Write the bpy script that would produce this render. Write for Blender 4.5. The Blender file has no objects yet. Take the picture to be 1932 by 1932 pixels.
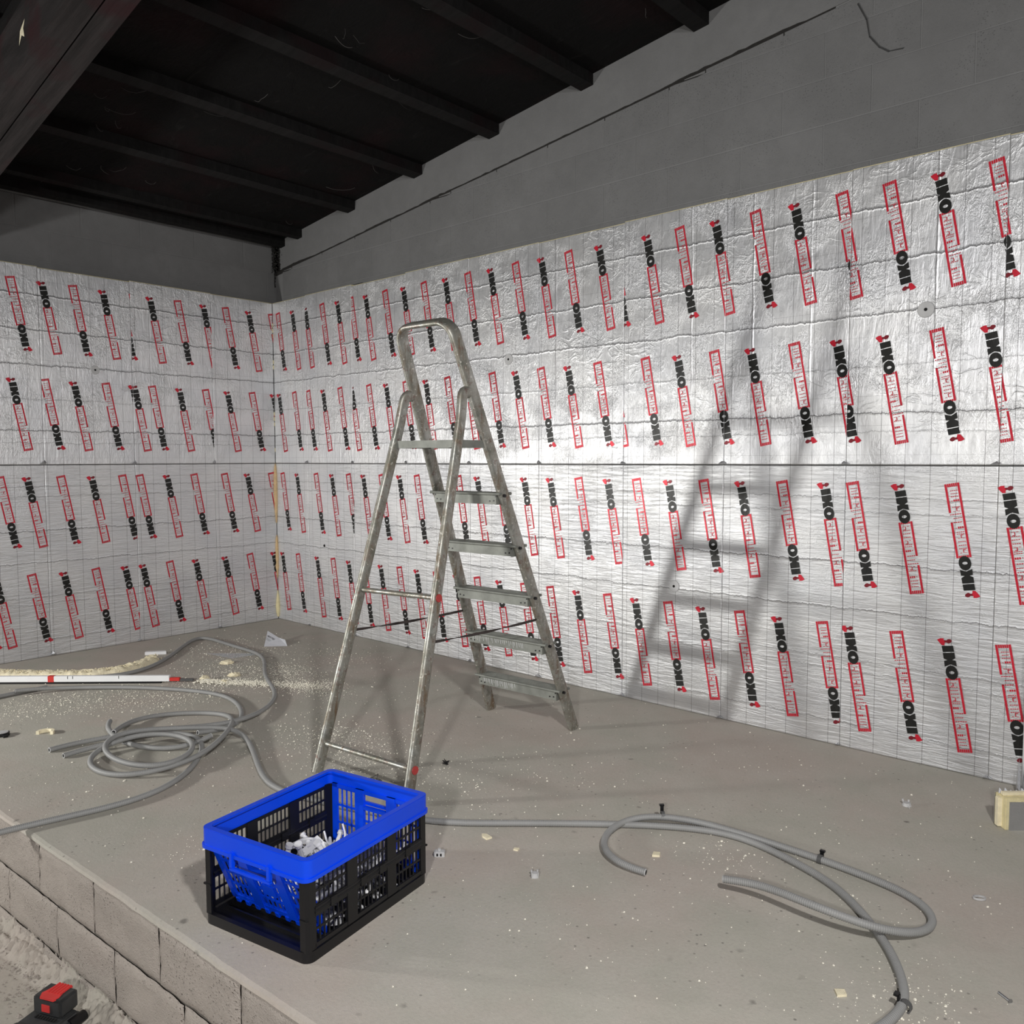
import bpy, bmesh, math, random
from mathutils import Vector, Matrix, noise
random.seed(7)
S = bpy.context.scene
COL = S.collection
PI = math.pi

# ------------------------------------------------------------------ camera
cam_d = bpy.data.cameras.new('camera')
cam = bpy.data.objects.new('camera', cam_d)
COL.objects.link(cam)
S.camera = cam
cam_d.sensor_fit = 'HORIZONTAL'
cam_d.sensor_width = 36.0
cam_d.lens = 36.0 * 1566.64 / 1932.0
cam_d.clip_start = 0.02
YAW, PIT, ROL = 2.3024, -0.0638, -0.0024
F = Vector((math.cos(PIT) * math.cos(YAW), math.cos(PIT) * math.sin(YAW), math.sin(PIT)))
Rt = Vector((math.sin(YAW), -math.cos(YAW), 0.0))
Up = Rt.cross(F)
R2 = math.cos(ROL) * Rt + math.sin(ROL) * Up
U2 = -math.sin(ROL) * Rt + math.cos(ROL) * Up
cam.matrix_world = Matrix(((R2.x, U2.x, -F.x, 6.0115), (R2.y, U2.y, -F.y, -3.7885),
                           (R2.z, U2.z, -F.z, 1.3207), (0, 0, 0, 1)))

# ------------------------------------------------------------------ world, lamps, exposure
W = bpy.data.worlds.new('world'); S.world = W; W.use_nodes = True
W.node_tree.nodes['Background'].inputs[0].default_value = (0.80, 0.90, 1.0, 1)
W.node_tree.nodes['Background'].inputs[1].default_value = 0.03
S.view_settings.view_transform = 'Standard'
S.view_settings.look = 'None'
S.view_settings.exposure = 0.16
S.view_settings.gamma = 1.0

def area(name, loc, target, size, power, color=(1, 1, 1), spread=PI, sy=None):
    d = bpy.data.lights.new(name, 'AREA'); d.energy = power; d.color = color
    d.shape = 'RECTANGLE'; d.size = size; d.size_y = sy or size; d.spread = spread
    o = bpy.data.objects.new(name, d); COL.objects.link(o)
    o.location = loc
    o.rotation_euler = (Vector(target) - Vector(loc)).to_track_quat('-Z', 'Y').to_euler()
    return o
# work lamp standing far to the left of the frame, aimed along the room
area('work_lamp', (0.45, -5.0, 1.05), (3.2, 0.0, 1.05), 0.22, 49, (1.0, 0.99, 0.95), math.radians(120))
# two more lamps behind the photographer, one high, one lower to the left
area('hanging_lamp', (6.6, -3.4, 2.6), (3.4, -1.2, 0.2), 0.16, 42, (1.0, 0.985, 0.97), math.radians(140))
area('tripod_lamp', (6.6, -5.4, 1.9), (2.4, -1.0, 0.6), 0.16, 52, (1.0, 0.985, 0.97), math.radians(140))

# ------------------------------------------------------------------ mesh helpers
class MB:
    def __init__(self): self.v = []; self.f = []; self.m = []
    def add(self, vs, fs, mi=0, M=None):
        n = len(self.v)
        if M is not None: vs = [M @ Vector(p) for p in vs]
        self.v += [tuple(p) for p in vs]
        self.f += [tuple(i + n for i in f) for f in fs]
        self.m += [mi] * len(fs)
    def box(self, lo, hi, mi=0, M=None):
        x0, y0, z0 = lo; x1, y1, z1 = hi
        self.add([(x0, y0, z0), (x1, y0, z0), (x1, y1, z0), (x0, y1, z0), (x0, y0, z1), (x1, y0, z1), (x1, y1, z1), (x0, y1, z1)],
                 [(3, 2, 1, 0), (4, 5, 6, 7), (0, 1, 5, 4), (1, 2, 6, 5), (2, 3, 7, 6), (3, 0, 4, 7)], mi, M)
    def prism(self, poly, z0, z1, mi=0, M=None):
        n = len(poly)
        vs = [(p[0], p[1], z0) for p in poly] + [(p[0], p[1], z1) for p in poly]
        fs = [tuple(range(n))[::-1], tuple(range(n, 2 * n))] + [(i, (i + 1) % n, (i + 1) % n + n, i + n) for i in range(n)]
        self.add(vs, fs, mi, M)
    def cyl(self, a, b, r, n=10, mi=0, r2=None, cap=True):
        a = Vector(a); b = Vector(b); d = (b - a).normalized(); r2 = r if r2 is None else r2
        p = d.orthogonal().normalized(); q = d.cross(p)
        vs = []
        for c, rr in ((a, r), (b, r2)):
            for i in range(n):
                t = 2 * PI * i / n; vs.append(c + (p * math.cos(t) + q * math.sin(t)) * rr)
        fs = [(i, (i + 1) % n, (i + 1) % n + n, i + n) for i in range(n)]
        if cap: fs += [tuple(range(n))[::-1], tuple(range(n, 2 * n))]
        self.add(vs, fs, mi)
    def sweep(self, pts, prof, normals, mi=0, closed_prof=True, cap=True):
        """prof: list of (a along normal, b along side)"""
        n = len(prof); vs = []
        for i, p in enumerate(pts):
            t = (pts[min(i + 1, len(pts) - 1)] - pts[max(i - 1, 0)]).normalized()
            N = normals[i] if isinstance(normals, list) else normals
            N = (N - t * N.dot(t)).normalized(); B = t.cross(N)
            vs += [p + N * a + B * b for a, b in prof]
        fs = []
        for i in range(len(pts) - 1):
            for j in range(n):
                k = (j + 1) % n
                fs.append((i * n + j, i * n + k, (i + 1) * n + k, (i + 1) * n + j))
        if cap:
            fs.append(tuple(range(n))[::-1]); fs.append(tuple((len(pts) - 1) * n + j for j in range(n)))
        self.add(vs, fs, mi)
    def mesh(self, name, mats, smooth=False):
        me = bpy.data.meshes.new(name)
        me.from_pydata(self.v, [], self.f)
        for m in (mats if isinstance(mats, (list, tuple)) else [mats]): me.materials.append(m)
        me.polygons.foreach_set('material_index', self.m)
        if smooth: me.polygons.foreach_set('use_smooth', [True] * len(self.f))
        me.update()
        return me
    def build(self, name, mats, parent=None, smooth=False, bevel=0, seg=2, recalc=True):
        me = self.mesh(name, mats, smooth)
        if recalc or bevel:
            bm = bmesh.new(); bm.from_mesh(me)
            bmesh.ops.recalc_face_normals(bm, faces=bm.faces)
            if bevel:
                es = [e for e in bm.edges if len(e.link_faces) == 2 and e.calc_face_angle(0) > 0.5]
                bmesh.ops.bevel(bm, geom=es, offset=bevel, segments=seg, affect='EDGES', clamp_overlap=True)
            bm.to_mesh(me); bm.free()
        return link(name, me, parent)

def link(name, me, parent=None):
    o = bpy.data.objects.new(name, me); COL.objects.link(o)
    if parent is not None: o.parent = parent
    return o
def autosmooth(o, ang=40):
    me = o.data
    me.polygons.foreach_set('use_smooth', [True] * len(me.polygons))
    bm = bmesh.new(); bm.from_mesh(me)
    for e in bm.edges:
        if len(e.link_faces) != 2 or e.calc_face_angle(0) > math.radians(ang): e.smooth = False
    bm.to_mesh(me); bm.free()
    return o
def empty(name, loc=(0, 0, 0), rz=0.0, parent=None):
    o = bpy.data.objects.new(name, None); COL.objects.link(o); o.location = loc; o.rotation_euler = (0, 0, rz)
    o.empty_display_size = 0.1
    if parent is not None: o.parent = parent
    return o
def tag(o, label=None, cat=None, group=None, kind=None):
    if label: o['label'] = label
    if cat: o['category'] = cat
    if group: o['group'] = group
    if kind: o['kind'] = kind
    return o
def smooth_path(P, step=0.006, it=2):
    P = [Vector(p) for p in P]
    for _ in range(it):
        P = [P[0]] + [P[i] * .5 + (P[i - 1] + P[i + 1]) * .25 for i in range(1, len(P) - 1)] + [P[-1]]
    out = []
    for i in range(len(P) - 1):
        a = P[max(i - 1, 0)]; b = P[i]; c = P[i + 1]; d = P[min(i + 2, len(P) - 1)]
        n = max(2, int((c - b).length / 0.01))
        for k in range(n):
            t = k / n
            out.append(0.5 * ((2 * b) + (-a + c) * t + (2 * a - 5 * b + 4 * c - d) * t * t + (-a + 3 * b - 3 * c + d) * t ** 3))
    out.append(P[-1])
    # resample evenly
    res = [out[0]]; acc = 0.0
    for i in range(1, len(out)):
        seg = (out[i] - out[i - 1]).length
        while acc + seg >= step:
            t = (step - acc) / seg
            q = out[i - 1].lerp(out[i], t); res.append(q); out[i - 1] = q; seg = (out[i] - q).length; acc = 0.0
        acc += seg
    return res

# ------------------------------------------------------------------ material helpers
class NT:
    def __init__(self, name):
        self.mat = bpy.data.materials.new(name); self.mat.use_nodes = True
        self.t = self.mat.node_tree; self.n = self.t.nodes; self.bsdf = self.n['Principled BSDF']
    def node(self, typ, **kw):
        x = self.n.new(typ)
        for k, v in kw.items(): setattr(x, k, v)
        return x
    def lk(self, a, b): self.t.links.new(a, b)
    def val(self, sock, v):
        if isinstance(v, (int, float, tuple)): sock.default_value = v
        else: self.lk(v, sock)
    def math(self, op, a, b=None, c=None, clamp=False):
        x = self.node('ShaderNodeMath', operation=op); x.use_clamp = clamp
        self.val(x.inputs[0], a)
        if b is not None: self.val(x.inputs[1], b)
        if c is not None: self.val(x.inputs[2], c)
        return x.outputs[0]
    def noise(self, vec, scale, detail=4, rough=.55, dist=0.0):
        x = self.node('ShaderNodeTexNoise'); self.lk(vec, x.inputs['Vector'])
        x.inputs['Scale'].default_value = scale; x.inputs['Detail'].default_value = detail
        x.inputs['Roughness'].default_value = rough; x.inputs['Distortion'].default_value = dist
        return x.outputs['Fac']
    def voro(self, vec, scale, feature='F1'):
        x = self.node('ShaderNodeTexVoronoi', feature=feature); self.lk(vec, x.inputs['Vector'])
        x.inputs['Scale'].default_value = scale
        return x.outputs['Distance']
    def scale(self, vec, s):
        x = self.node('ShaderNodeVectorMath', operation='MULTIPLY'); self.lk(vec, x.inputs[0]); x.inputs[1].default_value = s
        return x.outputs[0]
    def ramp(self, f, stops):
        x = self.node('ShaderNodeValToRGB'); self.lk(f, x.inputs[0]); e = x.color_ramp.elements
        while len(e) < len(stops): e.new(.5)
        for el, (p, c) in zip(e, stops): el.position = p; el.color = (*c, 1) if len(c) == 3 else c
        return x.outputs[0]
    def mix(self, f, a, b, mode='MIX'):
        x = self.node('ShaderNodeMix', data_type='RGBA', blend_type=mode)
        self.val(x.inputs[0], f)
        for s, v in ((x.inputs[6], a), (x.inputs[7], b)):
            if isinstance(v, tuple): s.default_value = (*v, 1) if len(v) == 3 else v
            else: self.lk(v, s)
        return x.outputs[2]
    def map(self, v, a, b, c=0.0, d=1.0):
        x = self.node('ShaderNodeMapRange'); self.val(x.inputs[0], v)
        x.inputs[1].default_value = a; x.inputs[2].default_value = b; x.inputs[3].default_value = c; x.inputs[4].default_value = d
        return x.outputs[0]
    def bump(self, h, strength=.3, dist=.01, normal=None):
        x = self.node('ShaderNodeBump'); self.lk(h, x.inputs['Height'])
        x.inputs['Strength'].default_value = strength; x.inputs['Distance'].default_value = dist
        if normal: self.lk(normal, x.inputs['Normal'])
        return x.outputs[0]
    def set(self, **kw):
        for k, v in kw.items():
            s = self.bsdf.inputs[k.replace('_', ' ')]
            if isinstance(v, (int, float)): s.default_value = v
            elif isinstance(v, tuple): s.default_value = (*v, 1) if len(v) == 3 else v
            else: self.lk(v, s)
        return self
    def pos(self): return self.node('ShaderNodeNewGeometry').outputs['Position']
    def obj(self): return self.node('ShaderNodeTexCoord').outputs['Object']

def s2l(c): return tuple((x / 255 / 12.92) if x / 255 <= .04045 else ((x / 255 + .055) / 1.055) ** 2.4 for x in c)

def plain(name, rgb, rough=.5, metal=0.0, spec=.5, var=.12, scale=12.0, bump=0.0):
    m = NT(name); v = m.noise(m.obj(), scale, 5)
    c = s2l(rgb)
    col = m.mix(m.map(v, .3, .7), tuple(x * (1 - var) for x in c), tuple(min(1, x * (1 + var)) for x in c))
    m.set(Base_Color=col, Roughness=rough, Metallic=metal, Specular_IOR_Level=spec)
    if bump: m.set(Normal=m.bump(m.noise(m.obj(), scale * 8, 5), bump, .004))
    return m.mat

# ---- crumpled aluminium foil facing of the insulation boards
HCREASE = [2.40, 2.17, 1.945, 1.72, 1.515, 1.435, 1.145, 1.08, .853, .64, .41, .36, .115]
VCREASE = [4.455, 4.172, 4.985, 3.84, 2.958]
def foil_material():
    m = NT('foil_facing'); P = m.pos()
    sx = m.node('ShaderNodeSeparateXYZ'); m.lk(P, sx.inputs[0])
    u = m.math('ADD', sx.outputs[0], sx.outputs[1]); z = sx.outputs[2]
    cv = m.node('ShaderNodeCombineXYZ'); m.lk(u, cv.inputs[0]); m.lk(z, cv.inputs[1]); uv = cv.outputs[0]
    # printed 10 cm grid
    def lines(c, pitch, off, w):
        f = m.math('FRACT', m.math('DIVIDE', m.math('ADD', c, off), pitch))
        d = m.math('ABSOLUTE', m.math('SUBTRACT', f, .5))
        return m.math('GREATER_THAN', w / pitch / 2, d)
    gv = lines(u, .1017, .002 + .05, .0018)
    gh = lines(z, .1290, .02, .0014)
    grid = m.math('MAXIMUM', m.math('MULTIPLY', gv, .75), m.math('MULTIPLY', gh, .35))
    # wandering horizontal creases
    wob = m.noise(m.scale(uv, (7, 2.5, 1)), 1.0, 6, .7)
    wob2 = m.noise(m.scale(uv, (60, 5, 1)), 1.0, 4, .8)
    zz = m.math('ADD', z, m.math('ADD', m.math('MULTIPLY', m.math('SUBTRACT', wob, .5), .045), m.math('MULTIPLY', m.math('SUBTRACT', wob2, .5), .020)))
    h = None; dark = None
    for i, hc in enumerate(HCREASE):
        dlt = m.math('ABSOLUTE', m.math('SUBTRACT', zz, hc))
        amp = (1, .95, .9, .35, .9, .4, .5, .4, .8, .7, .4, .4, .5)[i]
        b = m.math('MULTIPLY', m.map(dlt, .0, .009, 1, 0), amp)
        dk = m.math('MULTIPLY', m.map(dlt, .0012, .0034, 1, 0), amp)
        h = b if h is None else m.math('MAXIMUM', h, b)
        dark = dk if dark is None else m.math('MAXIMUM', dark, dk)
    uu = m.math('ADD', u, m.math('MULTIPLY', m.math('SUBTRACT', m.noise(m.scale(uv, (2, 5, 1)), 1, 3), .5), .02))
    top = m.map(z, 1.55, 1.75)
    vsum = None
    for vc in VCREASE:
        d = m.math('ABSOLUTE', m.math('SUBTRACT', uu, vc))
        b = m.map(d, .0, .007, 1, 0)
        vsum = b if vsum is None else m.math('MAXIMUM', vsum, b)
    vsum = m.math('MULTIPLY', vsum, top)
    # fine wrinkles: upright in the upper course, level in the lower
    nu = m.noise(m.scale(uv, (38, 8, 1)), 1.0, 6, .6, 1.2)
    nl = m.noise(m.scale(uv, (7, 62, 1)), 1.0, 6, .6, .8)
    def ridge(sc, det, dist):
        return m.math('POWER', m.math('SUBTRACT', 1.0, m.math('MULTIPLY', m.math('ABSOLUTE', m.math('SUBTRACT', m.noise(m.scale(uv, sc), 1.0, det, .55, dist), .5)), 2.0)), 9.0)
    r1 = ridge((24, 9, 1), 3, 1.6); r2 = ridge((10, 13, 1), 4, 1.0); r3 = ridge((60, 30, 1), 2, 2.2)
    g1 = m.map(m.noise(uv, 4.5, 2), .45, .62); g2 = m.map(m.noise(m.scale(uv, (1.3, 1.3, 3)), 2.2, 2), .48, .6)
    up = m.map(z, 1.2, 1.6, .25, 1.0)
    crum = m.math('MULTIPLY', m.math('ADD', m.math('MULTIPLY', r1, g1), m.math('ADD', m.math('MULTIPLY', m.math('MULTIPLY', r2, g2), .7), m.math('MULTIPLY', m.math('MULTIPLY', r3, g1), .5))), up)
    sel = m.math('GREATER_THAN', z, 1.289)
    x = m.node('ShaderNodeMix', data_type='FLOAT'); m.lk(sel, x.inputs[0]); m.lk(nl, x.inputs[2]); m.lk(nu, x.inputs[3])
    patch = m.map(m.noise(uv, 1.7, 3), .35, .7, .35, 1.0)
    fine = m.math('MULTIPLY', x.outputs[0], patch)
    hh = m.math('ADD', m.math('MULTIPLY', h, .38), m.math('MULTIPLY', fine, 1.5))
    hh = m.math('ADD', hh, m.math('MULTIPLY', vsum, .8))
    hh = m.math('ADD', hh, m.math('MULTIPLY', crum, .42))
    nrm = m.bump(hh, .62, .006)
    cr = m.node('ShaderNodeVectorMath', operation='CROSS_PRODUCT'); m.lk(m.node('ShaderNodeNewGeometry').outputs['True Normal'], cr.inputs[0]); cr.inputs[1].default_value = (0, 0, 1); tan = cr.outputs[0]
    base = m.mix(m.map(m.noise(uv, 3.0, 5), .3, .7), s2l((206, 207, 210)), s2l((222, 222, 222)))
    base = m.mix(grid, base, s2l((70, 66, 70)))
    base = m.mix(m.math('MULTIPLY', dark, .8), base, s2l((45, 42, 45)))
    m.set(Base_Color=base, Metallic=FOIL_METAL, Roughness=m.map(m.noise(uv, 9, 4), .3, .7, .40, .50), Anisotropic=.5, Tangent=tan, Normal=nrm)
    return m.mat
FOIL_METAL = .66
M_FOIL = foil_material()

def ink(name, rgb):
    m = NT(name); P = m.pos()
    sx = m.node('ShaderNodeSeparateXYZ'); m.lk(P, sx.inputs[0])
    cv = m.node('ShaderNodeCombineXYZ'); m.lk(m.math('ADD', sx.outputs[0], sx.outputs[1]), cv.inputs[0]); m.lk(sx.outputs[2], cv.inputs[1])
    c = s2l(rgb)
    col = m.mix(m.map(m.noise(cv.outputs[0], 18, 5), .35, .7), c, tuple(min(1, k * 1.25 + .004) for k in c))
    m.set(Base_Color=col, Roughness=.42, Metallic=.25, Normal=m.bump(m.noise(m.scale(cv.outputs[0], (38, 10, 1)), 1, 5), .4, .004))
    return m.mat
M_INKR = ink('red_print', (196, 28, 50))
M_INKK = ink('black_print', (26, 26, 24))
M_INKD = ink('dark_red_print', (120, 20, 34))
M_PIR = plain('foam_core', (226, 214, 170), .9, bump=.5, scale=30)
M_PUFOAM = plain('expanding_foam', (214, 184, 140), .8, bump=.6, scale=40)

# ---- concrete floor
def floor_material(name, base=(150, 144, 136), dark=False):
    m = NT(name); P = m.pos()
    big = m.noise(P, 1.1, 6, .6); mid = m.noise(P, 5.0, 6, .65); fine = m.noise(P, 90, 6, .7); grit = m.noise(P, 320, 4, .6)
    c0 = s2l(base)
    a = tuple(c * k for c, k in zip(c0, (1.0, .95, .93))); b = tuple(c * k for c, k in zip(c0, (.93, .97, .93)))
    col = m.mix(m.map(big, .42, .56), a, b)
    col = m.mix(m.map(mid, .35, .7, 0, .55), col, tuple(c * 1.14 for c in c0))
    col = m.mix(m.map(fine, .42, .7, 0, .30), col, tuple(c * .72 for c in c0))
    # dark spots, drips and scuffs
    w = m.node('ShaderNodeVectorMath', operation='ADD'); m.lk(P, w.inputs[0])
    nz = m.node('ShaderNodeTexNoise'); m.lk(P, nz.inputs['Vector']); nz.inputs['Scale'].default_value = 24; nz.inputs['Detail'].default_value = 4
    m.lk(m.scale(nz.outputs['Color'], (.035, .035, .0)), w.inputs[1])
    sp = m.voro(w.outputs[0], 7.5)
    gate = m.map(m.noise(P, 2.3, 3), .50, .62)
    spot = m.math('MULTIPLY', m.map(sp, .05, .11, 1, 0), gate)
    sp2 = m.voro(P, 31); gate2 = m.map(m.noise(P, 3.7, 3), .45, .6)
    spot2 = m.math('MULTIPLY', m.map(sp2, .07, .16, 1, 0), gate2)
    tot = m.math('MAXIMUM', m.math('MULTIPLY', spot, .75), m.math('MULTIPLY', spot2, .75))
    col = m.mix(tot, col, tuple(c * .35 for c in c0))
    hgt = m.math('ADD', m.math('MULTIPLY', fine, .6), m.math('ADD', m.math('MULTIPLY', mid, .8), m.math('MULTIPLY', grit, .3)))
    m.set(Base_Color=col, Roughness=.82, Specular_IOR_Level=.3, Normal=m.bump(hgt, .35, .006))
    return m.mat
M_FLOOR = floor_material('concrete_floor', (182, 176, 168))
M_LOWER = floor_material('lower_concrete_floor', (172, 164, 156))

def block_material(name, rgb, pits=.6, bump=.4):
    m = NT(name); P = m.pos(); info = m.node('ShaderNodeObjectInfo').outputs['Random']
    c0 = s2l(rgb)
    col = m.mix(m.map(m.noise(P, 2.2, 6), .3, .7), tuple(c * .9 for c in c0), tuple(c * 1.1 for c in c0))
    col = m.mix(m.map(m.noise(P, 14, 6, .7), .4, .75, 0, .5), col, tuple(c * .8 for c in c0))
    pit = m.voro(P, 95); gate = m.map(m.noise(P, 6, 4), .42, .6)
    pf = m.math('MULTIPLY', m.map(pit, .08, .28, 1, 0), gate)
    col = m.mix(m.math('MULTIPLY', pf, pits), col, tuple(c * .3 for c in c0))
    col = m.mix(m.map(info, 0, 1, 0, .14), col, tuple(c * 1.3 for c in c0))
    h = m.math('SUBTRACT', m.math('ADD', m.noise(P, 60, 6, .7), m.math('MULTIPLY', m.noise(P, 240, 4), .4)), m.math('MULTIPLY', pf, .8))
    m.set(Base_Color=col, Roughness=.9, Specular_IOR_Level=.2, Normal=m.bump(h, bump, .006))
    return m.mat
M_BLOCK = block_material('grey_wall_block', WALL_RGB := (120, 120, 120), .55)
M_CAP = block_material('smooth_concrete_beam', (121, 121, 121), .12, .2)
M_MORT = block_material('wall_mortar', (127, 127, 127), .1, .3)
M_SBLOCK = block_material('step_block', (180, 171, 163), .22, 1.1)
M_SMORT = block_material('step_mortar', (128, 121, 114), .1, .6)
M_DIRT_SHADE = plain('black_dirt_and_gap_shade', (40, 38, 36), .95, bump=.8, scale=40)  # corner dirt; also the painted shade inside the sloping crack

def roof_material():
    m = NT('black_roof_sheet'); P = m.pos()
    n1 = m.noise(m.scale(P, (3, 9, 3)), 1.0, 8, .7, 1.5); n2 = m.noise(P, 2.0, 4)
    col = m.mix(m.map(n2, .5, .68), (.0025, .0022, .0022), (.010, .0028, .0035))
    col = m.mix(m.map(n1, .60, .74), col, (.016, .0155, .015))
    m.set(Base_Color=col, Roughness=.85, Specular_IOR_Level=.2, Normal=m.bump(n1, .8, .02))
    return m.mat
M_ROOF = roof_material()
def beam_material(name, c):
    m = NT(name); P = m.pos()
    g = m.noise(m.scale(P, (1.5, 30, 12)), 1.0, 6, .65); n2 = m.noise(P, 3, 4)
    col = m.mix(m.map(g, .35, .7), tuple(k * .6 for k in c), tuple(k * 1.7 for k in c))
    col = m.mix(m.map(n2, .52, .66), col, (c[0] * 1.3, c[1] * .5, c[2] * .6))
    m.set(Base_Color=col, Roughness=.8, Specular_IOR_Level=.25, Normal=m.bump(g, .5, .008))
    return m.mat
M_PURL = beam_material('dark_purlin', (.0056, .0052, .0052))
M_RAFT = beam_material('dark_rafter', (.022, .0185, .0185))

def ladder_material():
    m = NT('worn_aluminium'); P = m.obj()
    a = m.noise(P, 9, 6, .65); b = m.noise(m.scale(P, (30, 30, 6)), 1.0, 6, .7); c = m.noise(P, 70, 5, .7)
    col = m.mix(m.map(a, .35, .68), s2l((176, 177, 172)), s2l((146, 142, 130)))
    col = m.mix(m.map(b, .50, .66), col, s2l((112, 94, 74)))
    col = m.mix(m.map(m.noise(P, 15, 6, .7), .50, .64, 0, .75), col, s2l((120, 122, 112)))
    col = m.mix(m.map(c, .59, .68), col, s2l((226, 224, 214)))
    col = m.mix(m.map(m.noise(P, 26, 5, .7), .57, .66, 0, .7), col, s2l((122, 92, 84)))
    m.set(Base_Color=col, Metallic=m.map(b, .5, .7, .75, .2), Roughness=m.map(a, .3, .7, .38, .6), Normal=m.bump(c, .25, .002))
    return m.mat
M_ALU = ladder_material()
M_TREAD = plain('tread_aluminium', (132, 134, 128), .62, .45, var=.2, scale=16)
M_BLACKP = plain('black_plastic', (13, 13, 16), .42, spec=.5, var=.2, scale=8)
M_REDP = plain('red_cap_plastic', (168, 58, 56), .6)
M_BLUE = plain('blue_plastic', (0, 70, 228), .34, spec=.45, var=.06, scale=6)
M_WHITEP = plain('white_plastic', (226, 226, 228), .4, var=.05)
M_CLAMPB = plain('black_clamp_plastic', (32, 32, 34), .4)
M_STRAP = plain('dark_strap', (58, 50, 48), .85, bump=.4, scale=40)
M_COND = plain('grey_conduit', (146, 146, 145), .5, spec=.4, var=.06, scale=10)
M_CONDIN = plain('conduit_bore', (14, 14, 14), .8)
M_STEEL = plain('steel', (170, 172, 174), .35, .9, scale=30)
M_WHITE = plain('white_enamel', (236, 237, 238), .45, var=.03)
M_REDB = plain('red_paint', (206, 52, 46), .5)
M_PAPER = plain('paper', (214, 216, 222), .8, var=.05, scale=20)
M_CREAM = plain('cream_foam', (236, 226, 196), .9, bump=.5, scale=40)
M_CRUMB = plain('foam_crumbs', (240, 236, 222), .9, var=.05)
M_TOOLK = plain('tool_black', (52, 53, 54), .55, var=.25, scale=25)
M_TOOLR = plain('tool_red', (214, 60, 58), .5)
M_DISC = plain('washer_plastic', (188, 188, 188), .5)
M_HOLE = plain('dark_hole', (8, 8, 8), .9)
M_CLIPG = plain('grey_clip_plastic', (84, 84, 84), .5)

# ------------------------------------------------------------------ tables (metres)
SEAM_R = [0.0, .4555, 1.04, 1.636, 2.247, 2.824, 3.428, 4.028, 4.630, 5.237, 5.84, 6.44, 7.04]
SEAM_L = [0.0, -.535, -1.148, -1.748, -2.35, -2.95, -3.55]
Z_ROW = [2.500, 1.858, 1.215, .568]
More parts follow.
